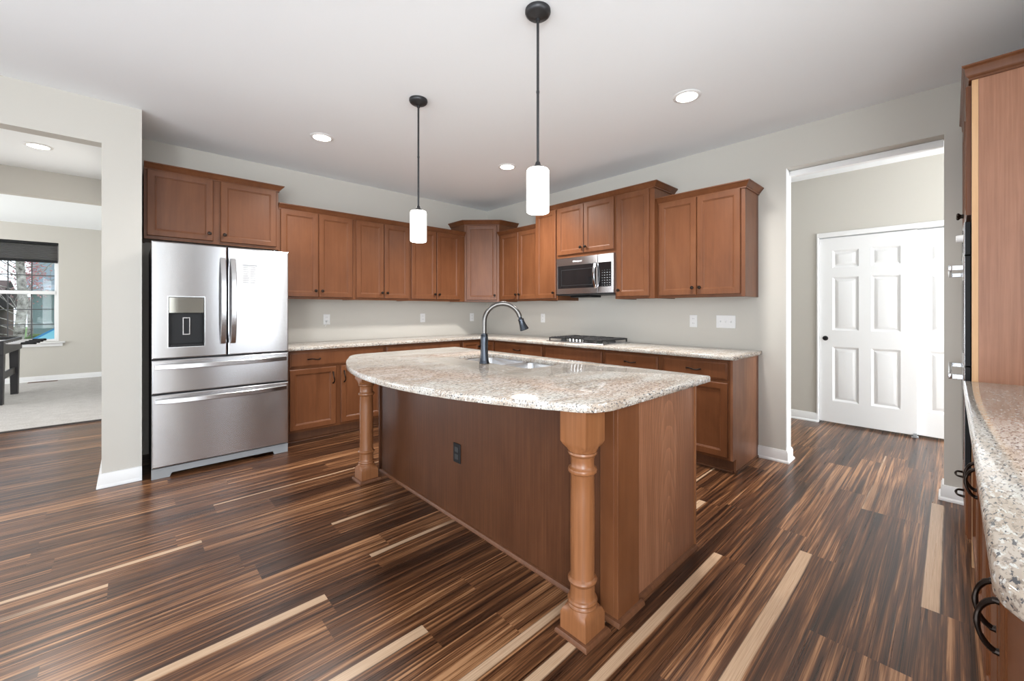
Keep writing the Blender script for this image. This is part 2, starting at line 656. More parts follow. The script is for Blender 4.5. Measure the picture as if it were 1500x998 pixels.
def slab_top(outline, holes, z0, z1, name, m, parent=None, rnd=0.006):
    """stone slab with eased edges and optional cut-outs; outline CCW, holes CW"""
    bm = bmesh.new()
    tops, bots = [], []
    for poly in [outline] + holes:
        rs = []
        for d, z in ((0.0015, z0), (0, z0 + 0.002), (0, z1 - rnd), (rnd * 0.35, z1 - rnd * 0.3), (rnd, z1)):
            q = offset_poly(poly, d) if d else poly
            rs.append([bm.verts.new((x, y, z)) for x, y in q])
        n = len(poly)
        for a, b in zip(rs, rs[1:]):
            for i in range(n):
                j = (i + 1) % n
                bm.faces.new((a[i], a[j], b[j], b[i]))
        for lst, r in ((bots, rs[0]), (tops, rs[-1])):
            for i in range(n):
                lst.append(bm.edges.get((r[i], r[(i + 1) % n])))
    for lst in (bots, tops):
        bmesh.ops.triangle_fill(bm, use_beauty=True, use_dissolve=False, edges=lst)
    b = MB()
    b.bm.free()
    b.bm = bm
    return b.build(name, m, parent, ang=40)


def arc(cx, cy, r, a0, a1, n):
    return [(cx + r * math.cos(R_(a0 + (a1 - a0) * i / n)), cy + r * math.sin(R_(a0 + (a1 - a0) * i / n))) for i in range(n + 1)]


# ================================================================== SETTING
# ---- hardwood floor: rows of planks along x, one mesh
def make_floor():
    PW = 0.1525
    X0, X1, Y0, Y1 = -9.0, 2.4, -9.4, 1.83
    ref = -4.298
    special = {2: [(-3.05, -1.718, 0.30, 0.55)], 0: [(-3.0, -1.372, 0.36, 0.42)], -3: [(-1.484, -0.12, 0.42, 0.35)],
               6: [(-4.35, -3.078, 0.34, 0.45)], 4: [(-3.75, -2.35, 0.26, 0.5), (-2.3, -1.18, 0.34, 0.5)], 3: [(-3.35, -2.5, 0.30, 0.45)],
               10: [(-3.031, -1.8, 0.22, 0.5)], 13: [(-3.064, -1.7, 0.20, 0.45)], 14: [(-5.2, -4.0, 0.20, 0.5)],
               18: [(-3.535, -2.2, 0.14, 0.5)], 9: [(-4.6, -3.30, 0.30, 0.62)], 15: [(-4.9, -3.643, 0.18, 0.6)],
               1: [(-2.6, -1.2, 0.0, 0.72)], 12: [(-4.6, -3.478, 0.0, 0.66)]}
    bm = bmesh.new()
    uvl = bm.loops.layers.uv.new('plank')
    cl = bm.loops.layers.float_color.new('tone')
    k0 = math.floor((Y0 - ref) / PW)
    k1 = math.ceil((Y1 - ref) / PW)
    for k in range(k0, k1 + 2):
        yt = ref + k * PW
        yb = yt - PW
        if yb >= Y1 or yt <= Y0:
            continue
        yt2, yb2 = min(yt, Y1), max(yb, Y0)
        segs = []
        sp = sorted(special.get(k, []))
        cur = X0
        for a, b_, sw, tn in sp + [(X1, X1, 0, 0)]:
            x = cur
            first = True
            while a - x > 1e-4:
                ln = random.uniform(0.85, 1.75) * (random.uniform(0.2, 1) if first and cur == X0 else 1)
                first = False
                e = x + ln
                if a - e < 0.45:
                    e = a
                q = random.random()
                segs.append((x, e, random.uniform(0.07, 0.2) if q < 0.06 and not sp else 0.0, random.random()))
                x = e
            if b_ > a:
                segs.append((a, b_, sw, tn))
            cur = b_
        for a, b_, sw, tn in segs:
            vs = [bm.verts.new(p) for p in ((a, yb2, 0), (b_, yb2, 0), (b_, yt2, 0), (a, yt2, 0))]
            f = bm.faces.new(vs)
            off = random.uniform(0, 90)
            rnd = random.random()
            for lp in f.loops:
                c = lp.vert.co
                lp[uvl].uv = (c.x - a + off, (yt - c.y) / PW)
                lp[cl] = (rnd, sw, tn, 1)
    me = bpy.data.meshes.new('floor')
    bm.to_mesh(me)
    bm.free()
    me.materials.append(M['hardwood'])
    o = bpy.data.objects.new('floor', me)
    C.objects.link(o)
    struct(o)


make_floor()
struct(MB().box(-9.0, -4.0, 1.85, 6.15, -0.02, 0.012).build('floor_carpet', 'carpet'))
struct(MB().box(-9.0, -4.0, 1.822, 1.862, 0.0015, 0.014, 0.003).build('trim_1', 'carpet_edge'))
struct(MB().box(-9.2, 2.6, -9.6, 6.35, H, H + 0.1).build('ceiling', 'ceiling_paint'))

b = MB()
b.box(-4.0, 0.14, 0.0, 0.12, 0, H)
struct(b.build('wall_back', 'wall_paint'))
b = MB()                                            # wall with the cooktop and the opening to the hall
b.box(0.0, 0.14, 0.0, -3.905, 0, H)
b.box(0.0, 0.14, -3.905, -4.812, 2.432, H)
b.box(0.0, 0.14, -4.812, -5.64, 0, H)
struct(b.build('wall_right', 'wall_paint'))
b = MB()                                            # fridge side wall and header over the opening
b.box(-4.073, -3.862, -0.69, 0.12, 0, H)
b.box(-6.2, -4.073, -0.69, -0.57, 2.450, H)
b.box(-9.0, -6.2, -0.69, -0.57, 0, H)
struct(b.build('wall_left', 'wall_paint'))
struct(MB().box(-4.073, -3.95, 0.12, 6.27, 0, H).build('wall_living_right', 'wall_paint'))
struct(MB().box(-9.0, -4.073, 1.86, 2.0, 2.478, H).build('wall_beam', 'wall_paint'))
WX0, WX1, WZ0, WZ1 = -6.02, -4.85, 0.70, 2.455       # living room window opening
b = MB()
b.box(-9.0, WX0, 6.15, 6.30, 0, H)
b.box(WX1, -4.073, 6.15, 6.30, 0, H)
b.box(WX0, WX1, 6.15, 6.30, 0, WZ0)
b.box(WX0, WX1, 6.15, 6.30, WZ1, H)
struct(b.build('wall_living_back', 'wall_paint'))
b = MB()                                            # west wall of the kitchen with its two window openings
y = -9.4
for a, c in ((-8.6, -6.2), (-5.3, -1.9)):
    b.box(-6.54, -6.42, y, a, 0, H)
    b.box(-6.54, -6.42, a, c, 0, 0.25)
    b.box(-6.54, -6.42, a, c, 2.5, H)
    y = c
b.box(-6.54, -6.42, y, -0.57, 0, H)
struct(b.build('wall_west', 'wall_paint'))
b = MB()
b.box(-9.12, -9.0, -0.57, 2.6, 0, H)
b.box(-9.12, -9.0, 2.6, 5.2, 0, 0.4)
b.box(-9.12, -9.0, 2.6, 5.2, 2.5, H)
b.box(-9.12, -9.0, 5.2, 6.15, 0, H)
struct(b.build('wall_living_west', 'wall_paint'))
b = MB()
b.box(-6.42, -6.2, -9.52, -9.4, 0, H)
b.box(-3.6, -3.28, -9.52, -9.4, 0, H)
b.box(-6.2, -3.6, -9.52, -9.4, 2.5, H)
b.box(-6.2, -3.6, -9.52, -9.4, 0, 0.1)
struct(b.build('wall_south', 'wall_paint'))
b = MB()                                            # wall behind the right counter, with a window over it
b.box(-3.40, -2.87, -5.64, -5.52, 0, H)
b.box(-1.83, 0.0, -5.64, -5.52, 0, H)
b.box(-2.87, -1.83, -5.64, -5.52, 0, 1.08)
b.box(-2.87, -1.83, -5.64, -5.52, 2.24, H)
struct(b.build('wall_counter', 'wall_paint'))
b = MB()
for x0, x1, z0, z1 in ((-2.869, -2.83, 1.081, 2.239), (-1.87, -1.831, 1.081, 2.239), (-2.829, -1.871, 1.081, 1.12), (-2.829, -1.871, 2.20, 2.239), (-2.829, -1.871, 1.64, 1.68)):
    b.box(x0, x1, -5.58, -5.54, z0, z1)
struct(b.build('window_2', 'trim_white'))
struct(MB().box(-3.40, -3.28, -9.4, -5.64, 0, H).build('wall_nook', 'wall_paint'))
HX = 1.69                                          # hall closet wall
b = MB()
b.box(HX, HX + 0.12, -1.9, -3.815, 0, H)
b.box(HX, HX + 0.12, -3.815, -5.62, 2.075, H)
b.box(HX, HX + 0.12, -5.62, -8.0, 0, H)
struct(b.build('wall_hall', 'wall_paint'))
struct(MB().box(0.14, HX, -2.0, -1.9, 0, H).build('wall_hall_end', 'wall_paint'))
b = MB()
b.box(0.14, 0.25, -8.1, -8.0, 0, H)
b.box(1.55, HX + 0.12, -8.1, -8.0, 0, H)
b.box(0.25, 1.55, -8.1, -8.0, 0, 0.5)
b.box(0.25, 1.55, -8.1, -8.0, 2.45, H)
struct(b.build('wall_hall_south', 'wall_paint'))
struct(MB().box(0.0, 0.14, -8.0, -5.64, 0, H).build('wall_hall_west', 'wall_paint'))
struct(MB().box(HX + 0.7, HX + 0.8, -5.7, -3.7, 0, H).build('wall_closet', 'wall_paint'))

# header liner of the hall opening
b = MB()
b.box(0.10, 0.155, -3.908, -4.809, 2.385, 2.43, 0.002)
struct(b.build('trim_2', 'trim_white'))
# hall light on the opening's jamb, painted as a white strip
struct(MB().box(0.004, 0.136, -3.9052, -3.9085, 0.10, 2.43).build('lit_jamb_strip', 'trim_white'))


# ---- baseboards: profile (distance from wall, height)
BP = [(0, 0), (0.026, 0), (0.025, 0.012), (0.017, 0.020), (0.0145, 0.022), (0.0145, 0.078), (0.010, 0.088), (0.008, 0.098), (0, 0.100)]


def baseboard(name, runs):
    """runs: (x0,y0,x1,y1,nx,ny, e0, e1) wall line, outward normal, end extension"""
    b = MB()
    for x0, y0, x1, y1, nx, ny, e0, e1 in runs:
        d = Vector((x1 - x0, y1 - y0, 0)).normalized()
        rs = []
        for p, e, sg in (((x0, y0), e0, -1), ((x1, y1), e1, 1)):
            ring = []
            for t, z in BP:
                q = Vector((p[0], p[1], 0)) + Vector((nx, ny, 0)) * (t + 0.001) + d * sg * (t if e else 0)
                ring.append((q.x, q.y, z + 0.001))
            rs.append(ring)
        b.rings(rs)
    struct(b.build(name, 'trim_white'))


baseboard('baseboard_left', [(-4.073, -0.69, -3.862, -0.69, 0, -1, 1, 0), (-4.073, 0.1, -4.073, -0.69, -1, 0, 0, 1)])
baseboard('baseboard_right', [(0, -3.70, 0, -3.905, -1, 0, 0, 1), (0.0, -3.905, 0.14, -3.905, 0, -1, 1, 1)])
baseboard('baseboard_hall_jamb', [(0, -4.812, 0, -4.905, -1, 0, 1, 0), (0.14, -4.812, 0.0, -4.812, 0, 1, 1, 1)])
baseboard('baseboard_hall', [(HX, -2.0, HX, -3.805, -1, 0, 0, 0)])
baseboard('baseboard_living', [(-9.0, 6.15, -4.073, 6.15, 0, -1, 0, 0)])

# ---- closet doors (bypass pair) with jamb
b = MB()
b.box(HX - 0.012, HX + 0.12, -3.800, -3.818, 0, 2.118, 0.003)
b.box(HX - 0.012, HX + 0.12, -3.818, -5.62, 2.066, 2.118, 0.003)
struct(b.build('trim_4', 'trim_white'))


def six_panel(name, wd, ht, loc):
    """six-panel moulded door leaf, local frame, front at y=0"""
    root = struct(bpy.data.objects.new(name, None))
    C.objects.link(root)
    root.location, root.rotation_euler = loc, (0, 0, RB)
    bm = bmesh.new()
    st, mid = 0.118, 0.10
    pw = (wd - 2 * st - mid) / 2
    xs = [0, st, st + pw, st + pw + mid, wd - st, wd]
    zs = [0, 0.235, 0.835, 1.015, 1.600, 1.705, 1.895, ht]
    zs = [z * ht / 2.035 if z < ht else z for z in zs]
    V = {}

    def v(p):
        k = tuple(round(c, 5) for c in p)
        if k not in V:
            V[k] = bm.verts.new(p)
        return V[k]
    for i in range(5):
        for j in range(7):
            x0, x1, z0, z1 = xs[i], xs[i + 1], zs[j], zs[j + 1]
            if i in (1, 3) and j in (1, 3, 5):
                L = [(0, 0), (0.008, 0.004), (0.020, 0.010), (0.026, 0.0105), (0.052, 0.002), (0.056, 0.0015)]
                rs = [[v(p) for p in rect(x0, x1, z0, z1, d, ins)] for ins, d in L]
                for a, c in zip(rs, rs[1:]):
                    for q in range(4):
                        bm.faces.new((a[q], a[(q + 1) % 4], c[(q + 1) % 4], c[q]))
                bm.faces.new(rs[-1])
            else:
                bm.faces.new([v(p) for p in rect(x0, x1, z0, z1, 0)])
    bb = MB()
    bb.bm.free()
    bb.bm = bm
    bb.box(0, wd, 0.0125, 0.035, 0, ht)
    bb.box(0, 0.1, 0.0, 0.0124, 0.0, 0.001)
    for xa in (0, wd):
        bb.rings([[(xa, 0, 0), (xa, 0.0125, 0), (xa, 0.0125, ht), (xa, 0, ht)], [(xa, 0, 0.0), (xa, 0.0125, 0.0), (xa, 0.0125, ht), (xa, 0, ht)]], True, False)
    bb.build('door_leaf', 'door_white', root, ang=12)
    return root


d1 = six_panel('door_1', 0.79, 2.035, (HX + 0.012, -3.822, 0.022))
b = MB()
n = 20
prof = [(0.026, 0.0), (0.026, 0.004), (0.020, 0.006), (0.018, 0.010), (0.012, 0.0105)]
b.rings([[(0.055 + r * math.cos(2 * PI * k / n), -d, 0.925 + r * 1.0 * math.sin(2 * PI * k / n)) for k in range(n)] for r, d in prof])
b.build('finger_pull', 'black_plastic', d1)
six_panel('door_2', 0.79, 2.035, (HX + 0.055, -4.575, 0.022))
b = MB()
b.box(0.750, 0.800, -0.022, 0.03, -0.0215, -0.008, 0.001)
b.box(0.765, 0.790, -0.024, -0.004, -0.020, 0.020, 0.001)
b.build('floor_guide', 'plastic_grey', d1)

# ---- living-room window
win = struct(bpy.data.objects.new('window_1', None))
C.objects.link(win)
win.location = (WX0, 6.15, WZ0)
ww, wh = WX1 - WX0, WZ1 - WZ0
b = MB()
for x0, x1, z0, z1 in ((0, 0.035, 0, wh), (ww - 0.035, ww, 0, wh), (0.035, ww - 0.035, 0, 0.04), (0.035, ww - 0.035, wh - 0.04, wh)):
    b.box(x0 + 0.001 * (x0 == 0), x1 - 0.001 * (x1 == ww), 0.05, 0.12, z0 + 0.001 * (z0 == 0), z1 - 0.001 * (z1 == wh), 0.004)
b.box(0.035, ww - 0.035, 0.045, 0.115, 0.835, 0.895, 0.006)
b.build('window_frame', 'trim_white', win)
for z0, z1, yy in ((0.04, 0.835, 0.07), (0.895, wh - 0.04, 0.09)):
    b = MB()
    b.box(0.036, 0.056, yy - 0.012, yy + 0.02, z0, z1, 0.003)
    b.box(ww - 0.056, ww - 0.036, yy - 0.012, yy + 0.02, z0, z1, 0.003)
    sash = b.build('sash', 'trim_white', win)
    b = MB()
    nc = 4
    for i in range(1, nc):
        xx = 0.056 + (ww - 0.112) * i / nc
        b.box(xx - 0.008, xx + 0.008, yy - 0.004, yy + 0.004, z0, z1)
    for j in (1, 2):
        zz = z0 + (z1 - z0) * j / 3
        b.box(0.056, ww - 0.056, yy - 0.0038, yy + 0.0038, zz - 0.008, zz + 0.008)
    b.build('muntin', 'muntin_grey', sash)
    MB().box(0.056, ww - 0.056, yy + 0.006, yy + 0.009, z0, z1).build('pane', 'window_glass', sash)
b = MB()
b.box(-0.08, ww + 0.08, -0.050, 0.049, -0.032, -0.002, 0.006, 2)
b.box(-0.05, ww + 0.05, -0.020, -0.001, -0.085, -0.033, 0.004)
b.build('sill', 'trim_white', win)

bl = thing('window_blind', 'black cellular blind pulled part way down the living room window', 'blind', (WX0 + 0.012, 6.17, WZ1))
bw = ww - 0.024
MB().box(0, bw, -0.012, 0.024, -0.045, -0.002, 0.004).build('headrail', 'black_plastic', bl)
b = MB()
pl = []
N = 26
for i in range(N + 1):
    z = -0.046 - 0.275 * i / N
    pl.append((0.000 if i % 2 else -0.010, z))
back = [(y + 0.012, z) for y, z in reversed(pl)]
b.extr(pl + back, 'x', 0.004, bw - 0.004)
b.build('fabric', 'blind_fabric', bl, smooth=False)
MB().box(0.002, bw - 0.002, -0.013, 0.012, -0.360, -0.322, 0.004).build('bottom_rail', 'black_plastic', bl)

# ================================================================== CABINETS
def crown_profile(h=0.055, out=0.045):
    return [(0, 0), (-0.010, 0), (-0.010, 0.010), (-0.016, 0.014), (-0.022, 0.024), (-out + 0.010, h - 0.016), (-out + 0.004, h - 0.010), (-out, h - 0.008), (-out, h), (0, h)]


def crown(b, Wd, D, z, left, right, h=0.055, out=0.045, y0=0.0, xl=None, xr=None):
    """mitred crown along the front (local -Y) with optional returns"""
    pr = crown_profile(h, out)
    paths = []
    if left:
        paths.append(lambda o: (0 + o, D))
    paths.append(lambda o: ((0 + o) if left else 0, y0 + o))
    paths.append(lambda o: ((Wd - o) if right else Wd, y0 + o))
    if right:
        paths.append(lambda o: (Wd - o, D))
    rings = [[(*f(o), z + q) for o, q in pr] for f in paths]
    b.rings(rings)


def wall_cab(label, loc, rz, Wd, Hh, D, doors, crw=(False, False), dz=(0.024, 0.034), group=None, name='wall_cabinet'):
    r = thing(name, label, 'cabinet', loc, rz, group)
    b = MB()
    b.box(0, Wd, 0.0, D, 0.008, Hh)
    b.box(0, Wd, -0.0006, 0.018, 0, 0.0075, 0.001)
    b.box(0, 0.012, 0.0185, D, 0, 0.0075)
    b.box(Wd - 0.012, Wd, 0.0185, D, 0, 0.0075)
    b.build('carcass', 'cabinet_wood', r)
    for x0, x1, side in doors:
        d = panel_door(x0, x1, dz[0], Hh - dz[1], -0.001, 'door', 'cabinet_wood', r)
        if side:
            knob((x1 - 0.028) if side == 'r' else (x0 + 0.028), dz[0] + 0.062, -0.0205, d)
    b = MB()
    crown(b, Wd, D, Hh - 0.036, crw[0], crw[1])
    b.build('crown', 'cabinet_wood', r)
    return r


ZU = 1.372
wall_cab('two-door wall cabinet above the stainless steel refrigerator', (-3.845, -0.335, 1.846), RA, 0.965, 0.600, 0.333,
         [(0.018, 0.452, 'r'), (0.506, 0.945, 'l')], (False, True), (0.026, 0.034))
wall_cab('two-door wall cabinet directly right of the refrigerator', (-2.878, -0.325, ZU), RA, 0.744, 0.914, 0.323,
         [(0.018, 0.362, 'r'), (0.370, 0.716, 'l')])
wall_cab('two-door wall cabinet midway between refrigerator and corner, middle one of three alike', (-2.133, -0.325, ZU), RA, 0.668, 0.914, 0.323,
         [(0.012, 0.330, 'r'), (0.338, 0.650, 'l')])
wall_cab('two-door wall cabinet beside the left side of the angled corner cabinet', (-1.464, -0.325, ZU), RA, 0.802, 0.914, 0.323,
         [(0.012, 0.360, 'r'), (0.368, 0.724, 'l')])

# angled corner cabinet
cr = thing('corner_wall_cabinet', 'tall angled wall cabinet with one door across the room corner', 'cabinet', (-0.655, -0.325, ZU), RD)
dw = (0.655 - 0.325) * math.sqrt(2)
b = MB()
pent = [(-0.655, -0.325), (-0.325, -0.655), (-0.002, -0.655), (-0.002, -0.002), (-0.655, -0.002)]
inv = (Matrix.Translation((-0.655, -0.325, 0)) @ Matrix.Rotation(RD, 4, 'Z')).inverted()
loc_pent = [tuple((inv @ Vector((x, y, 0))).xy) for x, y in pent]
b.prism(loc_pent, 0, 1.067)
b.build('carcass', 'cabinet_wood', cr)
d = panel_door(0.030, dw - 0.030, 0.022, 1.067 - 0.04, -0.001, 'door', 'cabinet_wood', cr)
knob(dw - 0.058, 0.085, -0.0205, d)
b = MB()
pr = crown_profile(0.062, 0.05)
k = math.tan(R_(22.5))
tl, tr = inv @ Vector((-0.655, -0.002, 0)), inv @ Vector((-0.002, -0.655, 0))
rings = []
sq = math.sqrt(0.5)
for which in range(4):
    ring = []
    for o, q in pr:
        if which == 0:
            p = (tl.x + o * sq, tl.y + o * sq)
        elif which == 1:
            p = (0 + o * k, o)
        elif which == 2:
            p = (dw - o * k, o)
        else:
            p = (tr.x - o * sq, tr.y + o * sq)
        ring.append((p[0], p[1], 1.067 - 0.036 + q))
    rings.append(ring)
b.rings(rings)
b.build('crown', 'cabinet_wood', cr)

wall_cab('two-door wall cabinet between the angled corner cabinet and the tall narrow cabinet', (-0.325, -0.657, ZU), RB, 0.742, 0.914, 0.323,
         [(0.046, 0.386, 'r'), (0.394, 0.735, 'l')])
wall_cab('tall narrow wall cabinet left of the microwave', (-0.385, -1.400, ZU), RB, 0.348, 1.067, 0.383,
         [(0.014, 0.334, 'r')], (False, False))
wall_cab('two-door wall cabinet mounted above the microwave', (-0.385, -1.749, 1.842), RB, 0.768, 0.597, 0.383,
         [(0.010, 0.378, 'r'), (0.386, 0.758, 'l')], (False, False), (0.034, 0.034))
wall_cab('tall narrow wall cabinet right of the microwave', (-0.385, -2.518, ZU), RB, 0.424, 1.067, 0.383,
         [(0.026, 0.374, 'l')], (False, True))
wall_cab('two-door wall cabinet at the hall end of the run, above the light switches', (-0.325, -2.944, ZU), RB, 0.756, 0.914, 0.323,
         [(0.018, 0.366, 'r'), (0.374, 0.724, 'l')], (False, True))


def base_cab(label, loc, rz, Wd, drawers, doors, D=0.598, top=0.700):
    """front frame plane at local y=0, doors stand 20 mm proud"""
    r = thing('base_cabinet', label, 'cabinet', loc, rz)
    b = MB()
    b.box(0, Wd, 0.0, D, 0.106, 0.879)
    b.build('carcass', 'cabinet_wood', r)
    b = MB()
    b.box(0, Wd, 0.072, 0.088, 0, 0.105)
    b.build('toe_kick', 'kick_wood', r)
    b = MB()
    b.extr([(0.071, 0.001), (0.052, 0.001), (0.054, 0.012), (0.062, 0.018), (0.071, 0.019)], 'x', 0, Wd)
    b.build('shoe_moulding', 'kick_wood', r)
    for x0, x1, hs in drawers:
        d = slab_front(x0, x1, 0.722, 0.858, -0.001, 'drawer', 'cabinet_wood', r)
        for hx in hs:
            pull(hx, 0.790, -0.020, d, False)
    for x0, x1, side in doors:
        d = panel_door(x0, x1, 0.128, top, -0.001, 'door', 'cabinet_wood', r)
        if side:
            pull((x1 - 0.03) if side == 'r' else (x0 + 0.03), 0.592, -0.020, d, True)
    return r


base_cab('two-door base cabinet with a wide drawer beside the refrigerator', (-2.872, -0.60, 0), RA, 0.952,
         [(0.020, 0.938, [0.232, 0.72])], [(0.020, 0.438, 'r'), (0.486, 0.925, 'l')])
base_cab('base cabinet under the back counter, second along from the refrigerator', (-1.919, -0.60, 0), RA, 1.003,
         [(0.016, 0.987, [0.25, 0.75])], [(0.016, 0.490, 'r'), (0.500, 0.987, 'l')])
# corner base with two doors meeting in the inner corner
cb = thing('corner_base_cabinet', 'corner base cabinet with two doors meeting in the inside corner', 'cabinet', (-0.915, -0.60, 0))
b = MB()
lp = [(0.0, 0.0), (0.315, 0.0), (0.315, -0.300), (0.912, -0.300), (0.912, 0.597), (0.0, 0.597)]
b.prism(lp, 0.106, 0.879)
b.build('carcass', 'cabinet_wood', cb)
b = MB()
b.prism([(0.0, 0.072), (0.387, 0.072), (0.387, -0.300), (0.403, -0.300), (0.403, 0.088), (0.0, 0.088)], 0, 0.105)
b.build('toe_kick', 'kick_wood', cb)
d = panel_door(0.024, 0.292, 0.128, 0.858, -0.001, 'door', 'cabinet_wood', cb, 0.05)
knob(0.268, 0.79, -0.0205, d)
sub = panel_door(0.0, 0.262, 0.128, 0.858, 0, 'door', 'cabinet_wood', cb, 0.05)
sub.location, sub.rotation_euler = (0.314, -0.0235, 0), (0, 0, RB)

base_cab('base cabinet with one wide drawer between the corner and the cooktop', (-0.60, -0.903, 0), RB, 0.840,
         [(0.010, 0.820, [0.415])], [(0.010, 0.411, 'r'), (0.419, 0.820, 'l')])
base_cab('base cabinet below the gas cooktop, with plain false drawer front', (-0.60, -1.745, 0), RB, 0.788,
         [(0.022, 0.772, [])], [(0.022, 0.392, 'r'), (0.400, 0.772, 'l')])
base_cab('base cabinet with a drawer just right of the cooktop', (-0.60, -2.535, 0), RB, 0.585,
         [(0.018, 0.562, [0.290])], [(0.018, 0.286, 'r'), (0.294, 0.562, 'l')])
eb = base_cab('end base cabinet with one door and drawer, nearest the hall opening', (-0.60, -3.122, 0), RB, 0.560,
              [(0.024, 0.545, [0.285])], [(0.024, 0.545, 'l')])
b = MB()
b.extr([(-0.001, 0.106), (-0.001, 0.880), (0.598, 0.880), (0.598, 0.001), (0.070, 0.001), (0.070, 0.106)], 'x', 0.561, 0.579)
ep = b.build('end_panel', 'oak_panel', eb)
b = MB()
b.extr([(0.595, 0.001), (0.595, 0.018), (0.070, 0.018), (0.070, 0.001)], 'x', 0.5795, 0.588)
b.build('end_moulding', 'kick_wood', eb)

# ---- long L-shaped worktop
out = [(-2.878, -0.002), (-2.878, -0.645), (-0.652, -0.645), (-0.645, -0.652), (-0.645, -3.722), (-0.636, -3.730), (-0.002, -3.730), (-0.002, -0.002)]
tag(slab_top(out, [], 0.8825, 0.914, 'countertop', 'granite'), 'L-shaped speckled granite countertop along the two back walls', 'countertop')

# ================================================================== ISLAND
isl = thing('island_cabinet', 'brown wood kitchen island base with plain veneer back panel', 'island', (-2.12, -2.82, 0))
ix, iy = 2.12, 2.82
b = MB()
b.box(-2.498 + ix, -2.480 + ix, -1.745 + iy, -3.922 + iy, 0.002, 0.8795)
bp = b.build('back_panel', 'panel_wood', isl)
b = MB()
b.box(-2.479 + ix, -1.755 + ix, -3.886 + iy, -3.905 + iy, 0.002, 0.8795)
b.build('end_panel', 'oak_panel', isl)
b = MB()
b.box(-2.510 + ix, -2.347 + ix, -3.9065 + iy, -3.926 + iy, 0.0, 0.8795, 0.0015)
b.box(-2.510 + ix, -2.4985 + ix, -3.84 + iy, -3.9065 + iy, 0.0, 0.8795, 0.0015)
b.build('corner_stile', 'cabinet_wood', isl)
b = MB()
b.box(-1.7545 + ix, -1.742 + ix, -3.875 + iy, -3.912 + iy, 0.0, 0.8795, 0.0015)
b.build('edge_trim', 'post_wood', isl)
b = MB()
b.box(-2.511 + ix, -2.4985 + ix, -1.748 + iy, -1.765 + iy, 0.0, 0.8795, 0.0015)
b.build('edge_trim', 'panel_wood', isl)
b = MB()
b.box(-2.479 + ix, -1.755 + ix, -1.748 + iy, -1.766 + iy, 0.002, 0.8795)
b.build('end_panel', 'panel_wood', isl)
b = MB()
b.box(-1.773 + ix, -1.755 + ix, -1.767 + iy, -3.884 + iy, 0.106, 0.8795)
b.box(-1.83 + ix, -1.815 + ix, -1.767 + iy, -3.884 + iy, 0.001, 0.105)
b.build('front_frame', 'cabinet_wood', isl)
for i in range(3):
    y1 = -1.80 - i * 0.70
    d = panel_door(0.0, 0.66, 0.128, 0.70, 0, 'door', 'cabinet_wood', isl)
    d.location, d.rotation_euler = (-1.754 + ix, y1 - 0.66 + iy, 0), (0, 0, R_(90))
    pull(0.60 if i % 2 else 0.06, 0.60, -0.02, d, True)
    d = slab_front(0.0, 0.66, 0.722, 0.858, 0, 'drawer', 'cabinet_wood', isl)
    d.location, d.rotation_euler = (-1.754 + ix, y1 - 0.66 + iy, 0), (0, 0, R_(90))
    pull(0.33, 0.79, -0.02, d, False)


def shoe(b, x0, y0, x1, y1, nx, ny):
    pr_ = [(0.0, 0.0), (0.018, 0.0), (0.017, 0.010), (0.011, 0.018), (0.0, 0.020)]
    d_ = Vector((x1 - x0, y1 - y0, 0)).normalized()
    rs = []
    for (px, py), sg in (((x0, y0), -1), ((x1, y1), 1)):
        rs.append([(px + nx * t, py + ny * t, z + 0.0012) for t, z in pr_])
    b.rings(rs)


b = MB()
shoe(b, -2.4985 + ix, -1.767 + iy, -2.4985 + ix, -3.838 + iy, -1, 0)
shoe(b, -2.346 + ix, -3.9055 + iy, -1.745 + ix, -3.9055 + iy, 0, -1)
shoe(b, -2.510 + ix, -3.9262 + iy, -2.330 + ix, -3.9262 + iy, 0, -1)
shoe(b, -2.5105 + ix, -3.84 + iy, -2.5105 + ix, -3.944 + iy, -1, 0)
b.build('shoe_moulding', 'kick_wood', isl)

# black outlet on the island back
ol = thing('power_outlet', 'black power outlet on the brown island back panel', 'outlet', (-2.4985, -2.80, 0.345), RB)
MB().box(-0.036, 0.036, -0.006, -0.0005, 0, 0.116, 0.002).build('cover_plate', 'black_plastic', ol)
b = MB()
for z in (0.022, 0.066):
    b.box(-0.017, 0.017, -0.0085, -0.0062, z, z + 0.030, 0.001)
b.build('socket', 'slot_dark', ol)


# turned corner posts: square to round transitions
def sq_ring(h, z, t, r, n=32):
    """t=0 square of half width h, t=1 circle of radius r"""
    pts = []
    for i in range(n):
        a = 2 * PI * (i + 0.0) / n - 0.75 * PI
        c, s_ = math.cos(a), math.sin(a)
        m_ = max(abs(c), abs(s_))
        qx, qy = c / m_ * h, s_ / m_ * h
        pts.append((qx * (1 - t) + c * r * t, qy * (1 - t) + s_ * r * t, z))
    return pts


